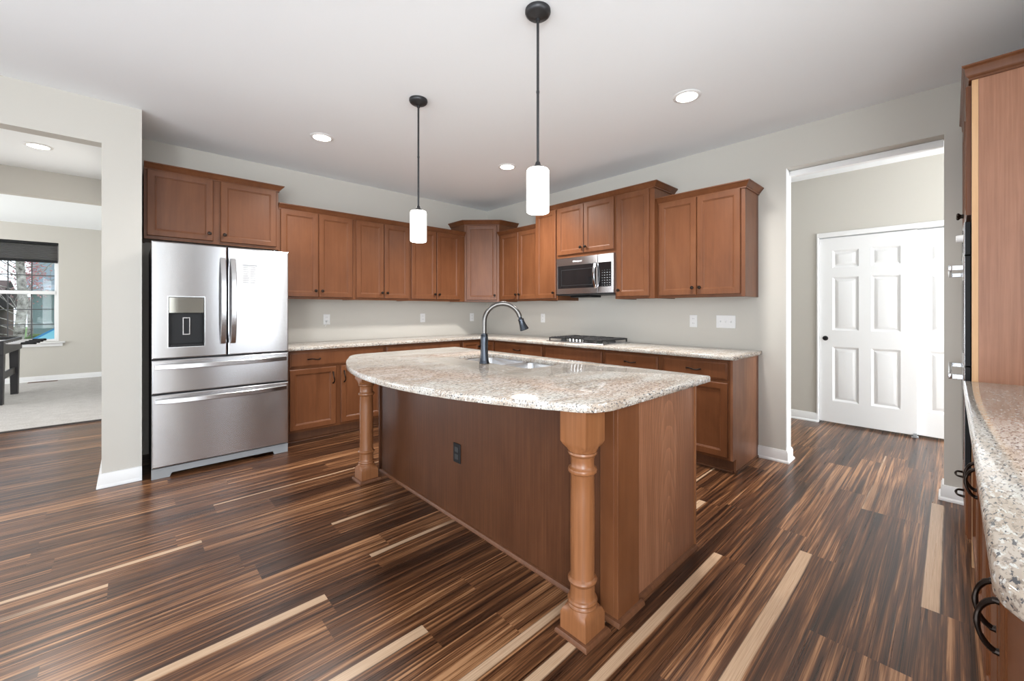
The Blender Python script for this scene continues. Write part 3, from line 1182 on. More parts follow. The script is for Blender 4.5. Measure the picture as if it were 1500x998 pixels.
def make_post(loc, label):
    r = thing('island_post', label, 'post', loc, 0, 'turned posts carrying the island top')
    h, R0 = 0.0615, 0.060
    b = MB()
    b.rings([sq_ring(h, 0.880, 0, 1), sq_ring(h, 0.752, 0, 1), sq_ring(h, 0.738, 0.35, R0), sq_ring(h, 0.722, 0.85, R0 * 0.93), sq_ring(h, 0.716, 1, 0.056)])
    b.build('top_block', 'post_wood', r)
    b = MB()
    b.lathe([(0.046, 0.7165), (0.055, 0.713), (0.057, 0.706), (0.053, 0.699), (0.0475, 0.695), (0.0455, 0.680), (0.0455, 0.656),
             (0.0480, 0.652), (0.0555, 0.647), (0.0575, 0.640), (0.0555, 0.633), (0.0480, 0.628), (0.0460, 0.622),
             (0.0470, 0.55), (0.0480, 0.45), (0.0478, 0.35), (0.0470, 0.232), (0.048, 0.226), (0.054, 0.221), (0.0575, 0.214), (0.0555, 0.207), (0.050, 0.202), (0.0475, 0.198),
             (0.0480, 0.165), (0.0490, 0.150), (0.0500, 0.147), (0.056, 0.143), (0.0585, 0.136), (0.0565, 0.129), (0.0525, 0.126), (0.054, 0.122), (0.0575, 0.118), (0.0575, 0.1155)], n=40)
    b.build('turned_shaft', 'post_wood', r)
    b = MB()
    b.rings([sq_ring(h, 0.001, 0, 1), sq_ring(h, 0.082, 0, 1), sq_ring(h, 0.096, 0.30, R0), sq_ring(h, 0.108, 0.75, R0 * 0.98), sq_ring(h, 0.115, 1, 0.0585)])
    b.build('base_block', 'post_wood', r)
    b = MB()
    rs = []
    for t, z in ((0.0003, 0.0012), (0.017, 0.0012), (0.0165, 0.010), (0.011, 0.018), (0.0003, 0.020)):
        q = h + t
        rs.append([(-q, -q, z), (q, -q, z), (q, q, z), (-q, q, z)])
    b.rings(rs, closed=True)
    b.build('shoe_moulding', 'kick_wood', r)
    return r


p1 = make_post((-2.639, -3.849, 0), 'turned wood post under the nearest rounded corner of the island top')
dup(p1, (-2.648, -1.842, 0), 'turned wood post under the far end of the island top, near the refrigerator')

# island worktop with curved seating edge and sink cut-out
oc = [(-1.70, -3.968), (-1.692, -3.960), (-1.692, -1.615), (-1.70, -1.607)]
cx, cy, rr = -3.012 + 2.156, -2.80, 2.156
big = []
for i in range(0, 41):
    y = -1.775 - (3.835 - 1.775) * i / 40
    big.append((cx - math.sqrt(rr * rr - (y - cy) ** 2), y))
# far-left rounded corner, from the far edge towards the bow
fl = [(-2.585, -1.607), (-2.635, -1.617), (-2.680, -1.648), (-2.712, -1.690), (-2.738, -1.735)]
nr = [(-2.737, -3.868), (-2.715, -3.905), (-2.685, -3.936), (-2.645, -3.957), (-2.600, -3.967), (-2.55, -3.968)]
outline = oc + fl + big + nr
hole = []


def rrect(x0, x1, y0, y1, r, n=6):
    return arc(x1 - r, y0 + r, r, -90, 0, n) + arc(x1 - r, y1 - r, r, 0, 90, n) + arc(x0 + r, y1 - r, r, 90, 180, n) + arc(x0 + r, y0 + r, r, 180, 270, n)


SX0, SX1, SY0, SY1 = -2.205, -1.815, -3.115, -2.275
hole = rrect(SX0, SX1, SY0, SY1, 0.055)[::-1]
it = slab_top(outline, [hole], 0.8825, 0.914, 'island_countertop', 'granite', None, 0.007)
tag(it, 'large speckled granite island top with one bowed edge', 'countertop')

# undermount double sink
sk = thing('kitchen_sink', 'stainless double bowl sink set into the island top', 'sink', (-2.01, -2.695, 0.66))


def bowl(y0, y1):
    b = MB()
    x0, x1 = SX0 - 0.004, SX1 + 0.004
    rs = []
    for ins, z, r in ((-0.012, 0.8815, 0.06), (0.0, 0.8815, 0.05), (0.004, 0.87, 0.05), (0.010, 0.70, 0.05), (0.022, 0.678, 0.05), (0.045, 0.672, 0.04)):
        rs.append([(x + 2.01, y + 2.695, z - 0.66) for x, y in rrect(x0 + ins, x1 - ins, y0 + ins, y1 - ins, r)])
    outr = []
    for ins, z, r in ((0.040, 0.668, 0.04), (0.018, 0.674, 0.05), (0.006, 0.70, 0.05), (-0.002, 0.87, 0.05), (-0.012, 0.8795, 0.06)):
        outr.append([(x + 2.01, y + 2.695, z - 0.66) for x, y in rrect(x0 + ins, x1 - ins, y0 + ins, y1 - ins, r)])
    b.rings(rs, False, True)
    b.rings(outr, True, False)
    b.bm.verts.ensure_lookup_table()
    return b.build('bowl', 'sink_steel', sk)


bowl(SY0, -2.735)
bowl(-2.705, SY1)
for y in (-2.925, -2.49):
    b = MB()
    b.lathe([(0.042, 0.0125), (0.044, 0.016), (0.030, 0.015), (0.026, 0.0135)], -0.0, y + 2.695, 24)
    b.build('drain', 'chrome', sk)

# gooseneck faucet
fx, fy = -2.248, -2.745
fa = thing('kitchen_faucet', 'dark gooseneck pull-down faucet standing on the island top', 'faucet', (fx, fy, 0.9145), R_(-42))
b = MB()
b.lathe([(0.033, 0), (0.0335, 0.006), (0.031, 0.012), (0.0295, 0.018), (0.0270, 0.040), (0.0245, 0.065), (0.0235, 0.095), (0.0240, 0.130), (0.0250, 0.165), (0.0235, 0.182), (0.0215, 0.186), (0.0215, 0.192), (0.0185, 0.196)], n=28)
b.build('body', 'faucet_dark', fa)
b = MB()
pts = [(0, 0, 0.196), (0, 0, 0.24), (0, 0, 0.272)]
rad_ = 0.118
for i in range(1, 25):
    a = PI - (PI * 0.91) * i / 24
    pts.append((rad_ + rad_ * math.cos(a), 0, 0.272 + rad_ * math.sin(a)))
b.tube(pts, 0.0155, 16)
neck = b.build('spout', 'faucet_metal', fa)
e = Vector(pts[-1])
dr = (Vector(pts[-1]) - Vector(pts[-2])).normalized()
b = MB()
P0 = e + dr * 0.001
b.tube([P0, P0 + dr * 0.006, P0 + dr * 0.012, P0 + dr * 0.016, P0 + dr * 0.022, P0 + dr * 0.032, P0 + dr * 0.055, P0 + dr * 0.080, P0 + dr * 0.088, P0 + dr * 0.092],
       [0.011, 0.011, 0.0125, 0.0185, 0.0195, 0.0185, 0.0215, 0.0285, 0.0305, 0.0265], 20)
b.build('spray_head', 'faucet_dark', fa)
b = MB()
b.tube([(0.0, 0.020, 0.150), (0.0, 0.040, 0.152)], [0.0135, 0.0125], 14)
b.tube([(0, 0.034, 0.155), (0, 0.050, 0.178), (0, 0.062, 0.215), (0, 0.072, 0.236)], [0.008, 0.0065, 0.0055, 0.007], 12)
b.build('lever', 'faucet_dark', fa)

# ================================================================== REFRIGERATOR
FX, FY = -3.812, -0.80
fr = thing('refrigerator', 'stainless four-door refrigerator with water dispenser, beside the side wall', 'refrigerator', (FX, FY, 0))
FW = 0.906
b = MB()
b.box(0.004, FW - 0.004, 0.062, 0.76, 0.02, 1.752, 0.004)
b.box(0.02, 0.12, 0.07, 0.20, 1.7525, 1.772, 0.004)
b.box(FW - 0.12, FW - 0.02, 0.07, 0.20, 1.7525, 1.772, 0.004)
b.build('cabinet_body', 'fridge_side', fr)
b = MB()
prof_g = [(0.0, 0.001), (0.105, 0.001), (0.112, 0.022), (0.120, 0.030), (FW - 0.120, 0.030), (FW - 0.112, 0.022), (FW - 0.105, 0.001), (FW, 0.001), (FW, 0.076), (0, 0.076)]
b.extr(prof_g, 'y', 0.030, 0.061)
b.build('base_grille', 'plastic_grey', fr, smooth=False)


def steel_door(x0, x1, z0, z1, name, hole=None):
    b = MB()
    if not hole:
        rs = []
        for ins, y in ((0.004, 0.058), (0, 0.054), (0, 0.012), (0.003, 0.004), (0.009, 0.0)):
            rs.append(rect(x0, x1, z0, z1, y, ins))
        b.rings(rs)
    else:
        hx0, hx1, hz0, hz1 = hole
        rs = [rect(x0, x1, z0, z1, y, ins) for ins, y in ((0.004, 0.058), (0, 0.054), (0, 0.012), (0.003, 0.004), (0.009, 0.0))]
        rs += [rect(hx0, hx1, hz0, hz1, y) for y in (0.0, 0.004, 0.052)]
        b.rings(rs)
    return b.build(name, 'stainless', fr, ang=25)


HOLE = (0.094, 0.310, 0.982, 1.362)
dl = steel_door(0.0, 0.4575, 0.897, 1.775, 'french_door', HOLE)
drr = steel_door(0.4625, FW, 0.897, 1.775, 'french_door')
dm = steel_door(0.0, FW, 0.637, 0.889, 'freezer_drawer')
db = steel_door(0.0, FW, 0.088, 0.629, 'freezer_drawer')


def bow(p0, p1, outv, wdir, wd, parent, n=18):
    p0, p1, ov = Vector(p0), Vector(p1), Vector(outv)
    pts = []
    for i in range(n + 1):
        t = i / n
        s_ = 0.010 + 0.048 * (1 - abs(2 * t - 1) ** 3.2)
        pts.append(tuple(p0.lerp(p1, t) + ov * s_))
    b = MB()
    b.strip(pts, wd, 0.014, wdir)
    for p in (p0, p1):
        q = p.lerp((p0 + p1) / 2, 0.03)
        b.tube([tuple(q + ov * 0.0005), tuple(q + ov * 0.014)], 0.011, 10)
    return b.build('handle', 'stainless_bar', parent)


bow((0.428, 0, 0.995), (0.428, 0, 1.680), (0, -1, 0), (1, 0, 0), 0.036, dl)
bow((0.496, 0, 0.995), (0.496, 0, 1.680), (0, -1, 0), (1, 0, 0), 0.036, drr)
bow((0.022, 0, 0.838), (0.884, 0, 0.838), (0, -1, 0), (0, 0, 1), 0.036, dm)
bow((0.022, 0, 0.582), (0.884, 0, 0.582), (0, -1, 0), (0, 0, 1), 0.036, db)
# dispenser (a sub-assembly of the left door)
b = MB()
hx0, hx1, hz0, hz1 = HOLE
g = 0.002
b.box(hx0 + g, hx1 - g, 0.044, 0.050, hz0 + g, 1.238)                     # niche back
b.box(hx0 + g, hx0 + g + 0.006, 0.002, 0.0435, hz0 + g, 1.238)
b.box(hx1 - g - 0.006, hx1 - g, 0.002, 0.0435, hz0 + g, 1.238)
b.box(hx0 + 0.009, hx1 - 0.009, -0.006, 0.0435, hz0 + g, hz0 + 0.020, 0.003)
b.build('dispenser_niche', 'black_plastic', dl)
b = MB()
b.box(hx0 + g, hx1 - g, -0.004, 0.050, 1.2385, hz1 - g, 0.003)
b.build('dispenser_display', 'mirror_dark', dl)
b = MB()
fw2 = 0.006
for x0, x1, z0, z1 in ((hx0 - fw2, hx0, hz0 - fw2, hz1 + fw2), (hx1, hx1 + fw2, hz0 - fw2, hz1 + fw2), (hx0, hx1, hz0 - fw2, hz0), (hx0, hx1, hz1, hz1 + fw2)):
    b.box(x0, x1, -0.004, -0.0003, z0, z1)
b.build('dispenser_bezel', 'stainless_bar', dl)
b = MB()
px0, px1, pz0, pz1 = 0.180, 0.224, 1.072, 1.205
for x0, x1, z0, z1 in ((px0, px0 + 0.005, pz0, pz1), (px1 - 0.005, px1, pz0, pz1), (px0 + 0.005, px1 - 0.005, pz0, pz0 + 0.006), (px0 + 0.005, px1 - 0.005, pz1 - 0.006, pz1)):
    b.box(x0, x1, 0.026, 0.0435, z0, z1)
b.build('dispenser_paddle', 'chrome', dl)
b = MB()
n = 16
b.rings([[(FW - 0.062 + 0.013 * math.cos(2 * PI * k / n), y, 1.722 + 0.006 * math.sin(2 * PI * k / n)) for k in range(n)] for y in (-0.0003, -0.003)])
b.build('badge', 'chrome', drr)
# paper sheet on the right door
nt = thing('paper_sheet', 'small printed paper sheet stuck on the right refrigerator door', 'paper', (FX + 0.560, FY - 0.0012, 1.470))
MB().box(0, 0.108, -0.0012, -0.0002, 0, 0.170).build('sheet', 'paper', nt)
b = MB()
random.seed(3)
b.box(0.002, 0.106, -0.0017, -0.0013, 0.160, 0.167)
for i in range(8):
    z = 0.146 - i * 0.018
    b.box(0.006, 0.006 + random.uniform(0.032, 0.044), -0.0017, -0.0013, z, z + 0.004)
    b.box(0.056, 0.056 + random.uniform(0.032, 0.044), -0.0017, -0.0013, z, z + 0.004)
b.build('print', 'paper_ink', nt)

# ================================================================== MICROWAVE
MX, MY, MZ = -0.410, -1.752, 1.424
mw = thing('microwave', 'stainless over-the-range microwave with black glass door', 'microwave', (MX, MY, MZ), RB)
MW, MH = 0.763, 0.4135
b = MB()
b.box(0.002, MW - 0.002, 0.030, 0.400, 0.0, MH, 0.002)
b.box(0.12, 0.40, 0.10, 0.30, -0.022, -0.0005, 0.004)
b.build('body', 'black_plastic', mw)
b = MB()
rs = [rect(0, 0.565, 0.012, MH, y, i) for i, y in ((0.0, 0.029), (0, 0.004), (0.003, 0))]
rs += [rect(0.020, 0.548, 0.075, MH - 0.085, y) for y in (0, 0.006)]
b.rings(rs)
md = b.build('door', 'stainless', mw, ang=25)
b = MB()
b.box(0.0205, 0.5475, 0.003, 0.0055, 0.0755, MH - 0.0855)
b.build('glass', 'black_glass', md)
b = MB()
for x0, x1, z0, z1 in ((0.070, 0.075, 0.105, MH - 0.13), (0.495, 0.500, 0.105, MH - 0.13), (0.075, 0.495, 0.105, 0.110), (0.075, 0.495, MH - 0.135, MH - 0.13)):
    b.box(x0, x1, 0.0018, 0.0028, z0, z1)
b.build('glass_border', 'cast_iron', md)
b = MB()
rs = [rect(0.5675, MW, 0.012, MH, y, i) for i, y in ((0.0, 0.029), (0, 0.004), (0.003, 0))]
b.rings(rs)
cp = b.build('control_frame', 'stainless', mw, ang=25)
b = MB()
b.box(0.578, 0.733, -0.002, -0.0004, 0.080, MH - 0.085)
b.build('control_glass', 'black_glass', cp)
b = MB()
b.box(0.624, 0.722, -0.0026, -0.0021, 0.090, 0.245)
b.build('keypad', 'keypad_print', cp)
b = MB()
pts = []
for i in range(19):
    t = i / 18
    pts.append((0.548 - 0.002, -0.006 - 0.040 * math.sin(PI * t) ** 0.7, 0.070 + 0.262 * t))
b.strip(pts, 0.024, 0.012, (1, 0, 0))
b.build('handle', 'chrome', md)
b = MB()
b.box(0.0, MW, 0.0005, 0.029, 0.0, 0.0115)
b.build('vent_strip', 'black_plastic', mw)
tc = bpy.data.curves.new('logo', 'FONT')
tc.body = 'Whirlpool'
tc.size, tc.extrude, tc.align_x = 0.030, 0.0004, 'CENTER'
to = bpy.data.objects.new('logo_text', tc)
C.objects.link(to)
bpy.context.view_layer.update()
me = bpy.data.meshes.new_from_object(to.evaluated_get(bpy.context.evaluated_depsgraph_get()))
bpy.data.objects.remove(to)
me.materials.clear()
me.materials.append(M['trim_white'])
lg = bpy.data.objects.new('logo', me)
C.objects.link(lg)
lg.parent = md
lg.location, lg.rotation_euler = (0.300, -0.0008, MH - 0.055), (R_(90), 0, 0)

# ================================================================== COOKTOP
ck = thing('gas_cooktop', 'stainless gas cooktop with black grates on the right counter', 'cooktop', (-0.565, -1.735, 0.9145), RB)
CW, CD = 0.76, 0.50
b = MB()
b.rings([[(x, y, z) for x, y in rrect(i, CW - i, i, CD - i, 0.012, 3)] for i, z in ((0, 0), (0, 0.004), (0.004, 0.009), (0.014, 0.010), (0.020, 0.007))])
b.build('pan', 'stainless_bar', ck)
for x0, x1 in ((0.025, 0.262), (0.266, 0.494), (0.498, 0.735)):
    b = MB()
    zz0, zz1 = 0.034, 0.048
    ya, yb_ = (0.022, CD - 0.022) if x0 != 0.266 else (0.120, CD - 0.022)
    b.box(x0, x0 + 0.012, ya, yb_, zz0, zz1, 0.002)
    b.box(x1 - 0.012, x1, ya, yb_, zz0, zz1, 0.002)
    b.box(x0, x1, ya, ya + 0.012, zz0, zz1, 0.002)
    b.box(x0, x1, yb_ - 0.012, yb_, zz0, zz1, 0.002)
    b.box(x0, x1, (ya + yb_) / 2 - 0.006, (ya + yb_) / 2 + 0.006, zz0, zz1, 0.002)
    xm = (x0 + x1) / 2
    for k in range(9):
        yy = ya + 0.03 + (yb_ - ya - 0.06) * k / 8
        b.box(x0 + 0.012, xm - 0.030, yy - 0.0045, yy + 0.0045, zz0 + 0.002, zz1 + 0.004, 0.001)
        b.box(xm + 0.030, x1 - 0.012, yy - 0.0045, yy + 0.0045, zz0 + 0.002, zz1 + 0.004, 0.001)
    for xx in (x0 + 0.001, x1 - 0.013):
        for yy in (ya, yb_ - 0.012):
            b.box(xx, xx + 0.012, yy, yy + 0.012, 0.0105, zz0 + 0.001, 0.001)
    b.build('grate', 'cast_iron', ck)
for x, y, r in ((0.143, 0.14, 0.036), (0.143, 0.36, 0.044), (0.38, 0.30, 0.052), (0.617, 0.14, 0.036), (0.617, 0.36, 0.044)):
    b = MB()
    b.lathe([(r, 0.0085), (r, 0.016), (r * 0.8, 0.018), (r * 0.8, 0.026), (r * 0.7, 0.029)], x, y, 24)
    b.build('burner', 'cast_iron', ck)
for i in range(5):
    b = MB()
    b.lathe([(0.017, 0.0085), (0.017, 0.014), (0.0135, 0.016), (0.0125, 0.034), (0.010, 0.037)], 0.290 + i * 0.045, 0.068, 16)
    b.build('knob', 'chrome', ck)

# ================================================================== WALL PLATES
def outlet(label, loc, rz, cord=False):
    r = thing('wall_outlet', label, 'outlet', loc, rz, 'white outlets above the counters')
    MB().box(-0.036, 0.036, -0.006, -0.0005, 0, 0.116, 0.002).build('cover_plate', 'plastic_white', r)
    b = MB()
    for z in (0.020, 0.064):
        b.box(-0.0165, 0.0165, -0.0085, -0.0062, z, z + 0.032, 0.0015)
    s_ = b.build('socket', 'plastic_white', r)
    b = MB()
    for z in (0.020, 0.064):
        b.box(-0.008, -0.006, -0.0092, -0.0086, z + 0.014, z + 0.024)
        b.box(0.006, 0.008, -0.0092, -0.0086, z + 0.014, z + 0.023)
    b.build('slot', 'slot_dark', s_)
    return r


o1 = outlet('white outlet with a small plug on the back wall nearest the refrigerator', (-2.320, 0, 1.097), RA)
b = MB()
b.tube([(-0.004, -0.0086, 0.036), (-0.006, -0.03, 0.030), (-0.014, -0.032, 0.005), (-0.024, -0.028, -0.020)], [0.011, 0.010, 0.0035, 0.003], 10)
b.build('plug', 'plastic_white', o1)
o2 = outlet('white outlet on the back wall, second along from the refrigerator', (-1.103, 0, 1.097), RA)
dup(o2, (-0.290, 0, 1.097), 'white outlet just left of the room corner, behind the faucet')
dup(o2, (0, -1.160, 1.097), 'white outlet on the right wall between the corner and the cooktop', RB)
dup(o2, (0, -3.140, 1.097), 'white outlet beside the wide triple switch plate', RB)
sw = thing('light_switch', 'wide white plate with three light switches near the hall opening', 'switch', (0, -3.435, 1.097), RB)
MB().box(-0.083, 0.083, -0.006, -0.0005, 0, 0.116, 0.002).build('cover_plate', 'plastic_white', sw)
for i in (-1, 0, 1):
    b = MB()
    b.box(i * 0.046 - 0.005, i * 0.046 + 0.005, -0.0085, -0.0062, 0.044, 0.072)
    up = 1 if i < 1 else -1
    b.extr([(-0.0086, 0.050), (-0.0086, 0.066), (-0.018, 0.062 + 0.008 * up), (-0.018, 0.056 + 0.008 * up)], 'x', i * 0.046 - 0.004, i * 0.046 + 0.004)
    b.build('toggle', 'plastic_white', sw)

# ================================================================== LAMPS
def pendant(loc, label):
    r = thing('pendant_lamp', label, 'lamp', loc, 0, 'pendant lamps over the island')
    b = MB()
    b.lathe([(0.063, -0.001), (0.064, -0.012), (0.060, -0.022), (0.048, -0.032), (0.020, -0.040), (0.013, -0.044)], n=32)
    b.build('canopy', 'dark_metal', r)
    b = MB()
    b.lathe([(0.011, -0.0442), (0.011, -0.056), (0.0065, -0.060), (0.0065, -0.40), (0.008, -0.402), (0.008, -0.412), (0.0065, -0.414), (0.0065, -0.752), (0.011, -0.756), (0.016, -0.772), (0.030, -0.780), (0.034, -0.786), (0.034, -0.790)], n=16)
    b.build('rod', 'dark_metal', r)
    b = MB()
    b.lathe([(0.036, -0.7905), (0.050, -0.792), (0.055, -0.799), (0.056, -0.810), (0.056, -0.998), (0.0545, -1.006), (0.050, -1.009), (0.044, -1.007), (0.043, -0.99), (0.043, -0.80)], n=40, cap1=False)
    b.build('glass_shade', 'lamp_glass', r)
    return r


pn = pendant((-2.456, -3.43, H), 'pendant lamp with frosted cylinder shade over the near end of the island')
dup(pn, (-2.444, -2.244, H), 'pendant lamp with frosted cylinder shade over the far end of the island')

def downlight(loc, label):
    r = thing('recessed_light', label, 'light', loc, 0, 'recessed ceiling lights')
    b = MB()
    b.lathe([(0.093, -0.0005), (0.093, -0.003), (0.086, -0.007), (0.070, -0.008), (0.070, -0.0005)], n=36, cap0=False, cap1=False)
    b.build('trim_ring', 'trim_white', r)
    b = MB()
    b.lathe([(0.069, -0.001), (0.069, -0.006), (0.06, -0.0095), (0.03, -0.0105)], n=32)
    b.build('lens', 'lamp_lens', r)
    spot((loc[0], loc[1], loc[2] - 0.03), 125)
    return r


dn = downlight((-2.725, -1.106, H), 'round recessed ceiling light nearest the cabinets above the refrigerator')
for x, y, lb in ((-1.11, -3.575, 'round recessed ceiling light nearest the hall opening, largest in view'),
                 (-1.081, -1.664, 'round recessed ceiling light nearest the back corner of the kitchen'),
                 (-4.53, 0.87, 'round recessed ceiling light beyond the header, toward the living room')):
    dup(dn, (x, y, H), lb)
    spot((x, y, H - 0.03), 270 if -2 < y < 0 else 150)

# ================================================================== OVEN TOWER AND RIGHT FOREGROUND
TX0, TX1, TYF = -0.932, -0.030, -4.915                # panel face, far end, frame plane
tw = thing('oven_cabinet', 'tall wood oven cabinet at the end of the right counter', 'cabinet', (TX1, TYF, 0), RS)
TW = TX1 - TX0
b = MB()                                            # local x: 0 at far end .. TW at the visible side
b.box(TW - 0.020, TW, 0.022, 0.600, 0.0, 2.405)
b.build('side_panel', 'tower_panel', tw)
b = MB()
b.box(TW - 0.020, TW, 0.0, 0.0215, 0.0, 2.405)
b.build('frame_edge', 'raw_wood', tw)
b = MB()
b.box(0, TW - 0.0205, 0.0, 0.600, 1.725, 2.405)
b.box(0, TW - 0.0205, 0.0, 0.600, 0.106, 0.400)
b.box(0, 0.06, 0.0, 0.600, 0.401, 1.724)
b.box(0.0605, TW - 0.0205, 0.55, 0.600, 0.401, 1.724)
b.box(0, TW - 0.0205, 0.075, 0.09, 0, 0.105)
b.build('carcass', 'cabinet_wood', tw)
b = MB()
crown(b, TW, 0.600, 2.390, False, True, 0.070, 0.034)
b.build('crown', 'cabinet_wood', tw)
for x0, x1, sd in ((0.015, 0.430, 'r'), (0.438, TW - 0.026, 'l')):
    d = panel_door(x0, x1, 1.735, 2.375, -0.001, 'door', 'cabinet_wood', tw)
    knob((x1 - 0.03) if sd == 'r' else (x0 + 0.03), 1.80, -0.0205, d)
d = slab_front(0.015, TW - 0.026, 0.125, 0.385, -0.001, 'drawer', 'cabinet_wood', tw)
pull(0.25, 0.27, -0.020, d, False)
pull(0.62, 0.27, -0.020, d, False)

ov = thing('wall_oven', 'stainless wall oven with bar handles set in the tall oven cabinet', 'oven', (TX1 - 0.068, TYF, 0.415), RS)
OW = 0.750
b = MB()
b.box(0.02, OW - 0.02, 0.001, 0.52, 0.0, 1.295)
b.build('oven_body', 'black_plastic', ov)
OF = -0.026


def oven_panel(z0, z1, name, m):
    """black edged door with a stainless face sheet"""
    b = MB()
    b.rings([rect(0, OW, z0, z1, y, i) for i, y in ((0.002, -0.001), (0, -0.003), (0, OF + 0.005), (0.001, OF + 0.0045))])
    r = b.build(name, 'black_plastic', ov)
    b = MB()
    b.rings([rect(0, OW, z0, z1, y, i) for i, y in ((0.0, OF + 0.0043), (0, OF + 0.003), (0.003, OF))])
    b.build('face_sheet', m, r)
    return r


pc = oven_panel(1.130, 1.295, 'control_panel', 'stainless_bar')
b = MB()
b.box(0.05, OW - 0.16, OF - 0.002, OF - 0.0003, 1.155, 1.275)
b.build('display', 'black_glass', pc)
b = MB()
nn = 18
b.rings([[(OW - 0.07 + r * math.cos(2 * PI * k / nn), OF - d_, 1.220 + r * math.sin(2 * PI * k / nn)) for k in range(nn)] for r, d_ in ((0.020, 0.0003), (0.018, 0.024), (0.015, 0.027))])
b.build('knob', 'plastic_white', pc)
for z0, z1 in ((0.565, 1.122), (0.01, 0.557)):
    dd = oven_panel(z0, z1, 'oven_door', 'stainless_bar')
    b = MB()
    b.box(0.06, OW - 0.06, OF - 0.002, OF - 0.0003, z0 + 0.06, z1 - 0.12)
    b.build('glass', 'black_glass', dd)
    b = MB()
    zc = z1 - 0.055
    b.box(0.03, OW - 0.03, OF - 0.056, OF - 0.042, zc - 0.014, zc + 0.014, 0.004, 2)
    b.box(0.03, 0.055, OF - 0.0415, OF - 0.0003, zc - 0.013, zc + 0.013, 0.002)
    b.box(OW - 0.055, OW - 0.03, OF - 0.0415, OF - 0.0003, zc - 0.013, zc + 0.013, 0.002)
    b.build('handle', 'stainless_bar', dd)

for x, wd, doors, lb in ((-0.935, 0.570, [(0.015, 0.555, 'r')], 'base cabinet beside the tall oven cabinet, under the right counter'),
                         (-1.507, 1.038, [(0.015, 0.515, 'l'), (0.523, 1.023, 'r')], 'wide two-door base cabinet in the middle of the right counter'),
                         (-2.547, 0.590, [(0.015, 0.575, 'l')], 'base cabinet under the free end of the right counter, nearest the camera')):
    base_cab(lb, (x, -4.936, 0), RS, wd, [], doors, D=0.580, top=0.858)
out = [(-0.936, -4.885), (-3.085, -4.885), (-3.112, -4.892), (-3.134, -4.905), (-3.150, -4.926), (-3.158, -4.955), (-3.158, -5.516), (-0.936, -5.516)]
tag(slab_top(out, [], 0.8825, 0.914, 'countertop', 'granite', None, 0.008), 'speckled granite counter beside the tall oven cabinet', 'countertop')

# ================================================================== LIVING ROOM
fb = thing('foosball_table', 'black foosball table on the carpet by the living room window', 'table', (-5.47, 4.25, 0.0125))
b = MB()
hw, hl = 0.355, 0.64
for x0, x1, y0, y1 in ((-hw, -hw + 0.03, -hl, hl), (hw - 0.03, hw, -hl, hl), (-hw + 0.03, hw - 0.03, -hl, -hl + 0.03), (-hw + 0.03, hw - 0.03, hl - 0.03, hl)):
    b.box(x0, x1, y0, y1, 0.665, 0.845, 0.003)
b.build('cabinet', 'black_wood', fb)
MB().box(-hw + 0.031, hw - 0.031, -hl + 0.031, hl - 0.031, 0.70, 0.715).build('play_field', 'lawn', fb)
for sx in (-1, 1):
    for sy in (-1, 1):
        b = MB()
        x, y = sx * (hw - 0.055), sy * (hl - 0.14)
        b.rings([[(x - w, y - w2, z), (x + w, y - w2, z), (x + w, y + w2, z), (x - w, y + w2, z)] for w, w2, z in ((0.035, 0.045, 0.001), (0.045, 0.06, 0.664))])
        b.build('leg', 'black_wood', fb)
for sx in (-1, 1):
    b = MB()
    b.box(sx * (hw - 0.055) - 0.015, sx * (hw - 0.055) + 0.015, -hl + 0.21, hl - 0.21, 0.31, 0.40, 0.002)
    b.build('stretcher', 'black_wood', fb)
for i in range(8):
    y = -0.525 + i * 0.15
    sd = 1 if i % 2 == 0 else -1
    b = MB()
    b.tube([(-hw - 0.12, y, 0.80), (hw + 0.14, y, 0.80)], 0.008, 10)
    rd = b.build('rod', 'chrome', fb)
    b = MB()
    x0 = sd * (hw + 0.13)
    b.tube([(x0, y, 0.80), (x0 + sd * 0.02, y, 0.80), (x0 + sd * 0.06, y, 0.80), (x0 + sd * 0.13, y, 0.80), (x0 + sd * 0.14, y, 0.80)], [0.014, 0.018, 0.015, 0.018, 0.012], 12)
    b.build('grip', 'black_plastic', rd)
fv = thing('floor_register', 'thin brown floor vent in the carpet below the living room window', 'vent', (-5.02, 6.02, 0.0125))
MB().box(-0.17, 0.17, -0.05, 0.05, 0.0, 0.006, 0.002).build('frame', 'kick_wood', fv)
b = MB()
for i in range(14):
    x = -0.15 + i * 0.0225
    b.box(x, x + 0.008, -0.035, 0.035, 0.0062, 0.0075)
b.build('grille', 'slot_dark', fv)

# ================================================================== OUTSIDE THE WINDOW
GZ = -0.75
struct(MB().box(-60, 40, 6.6, 16.0, GZ - 0.2, GZ).build('ground_lawn', 'lawn'))
struct(MB().box(-60, 40, 16.01, 22.0, GZ - 0.25, GZ - 0.05).build('street', 'asphalt'))
struct(MB().box(-60, 40, 22.01, 70.0, GZ - 0.2, GZ + 0.02).build('ground_lawn', 'lawn'))


def blob(b, c, r, seed, sub=3, amp=0.35):
    res = bmesh.ops.create_icosphere(b.bm, subdivisions=sub, radius=1.0)
    for v in res['verts']:
        nn_ = noise.noise(v.co * 2.3 + Vector((seed, seed * 2, 0))) * amp + noise.noise(v.co * 6 + Vector((seed, 0, 3))) * amp * 0.6
        v.co = Vector(c) + Vector((v.co.x * r[0], v.co.y * r[1], v.co.z * r[2])) * (1 + nn_)


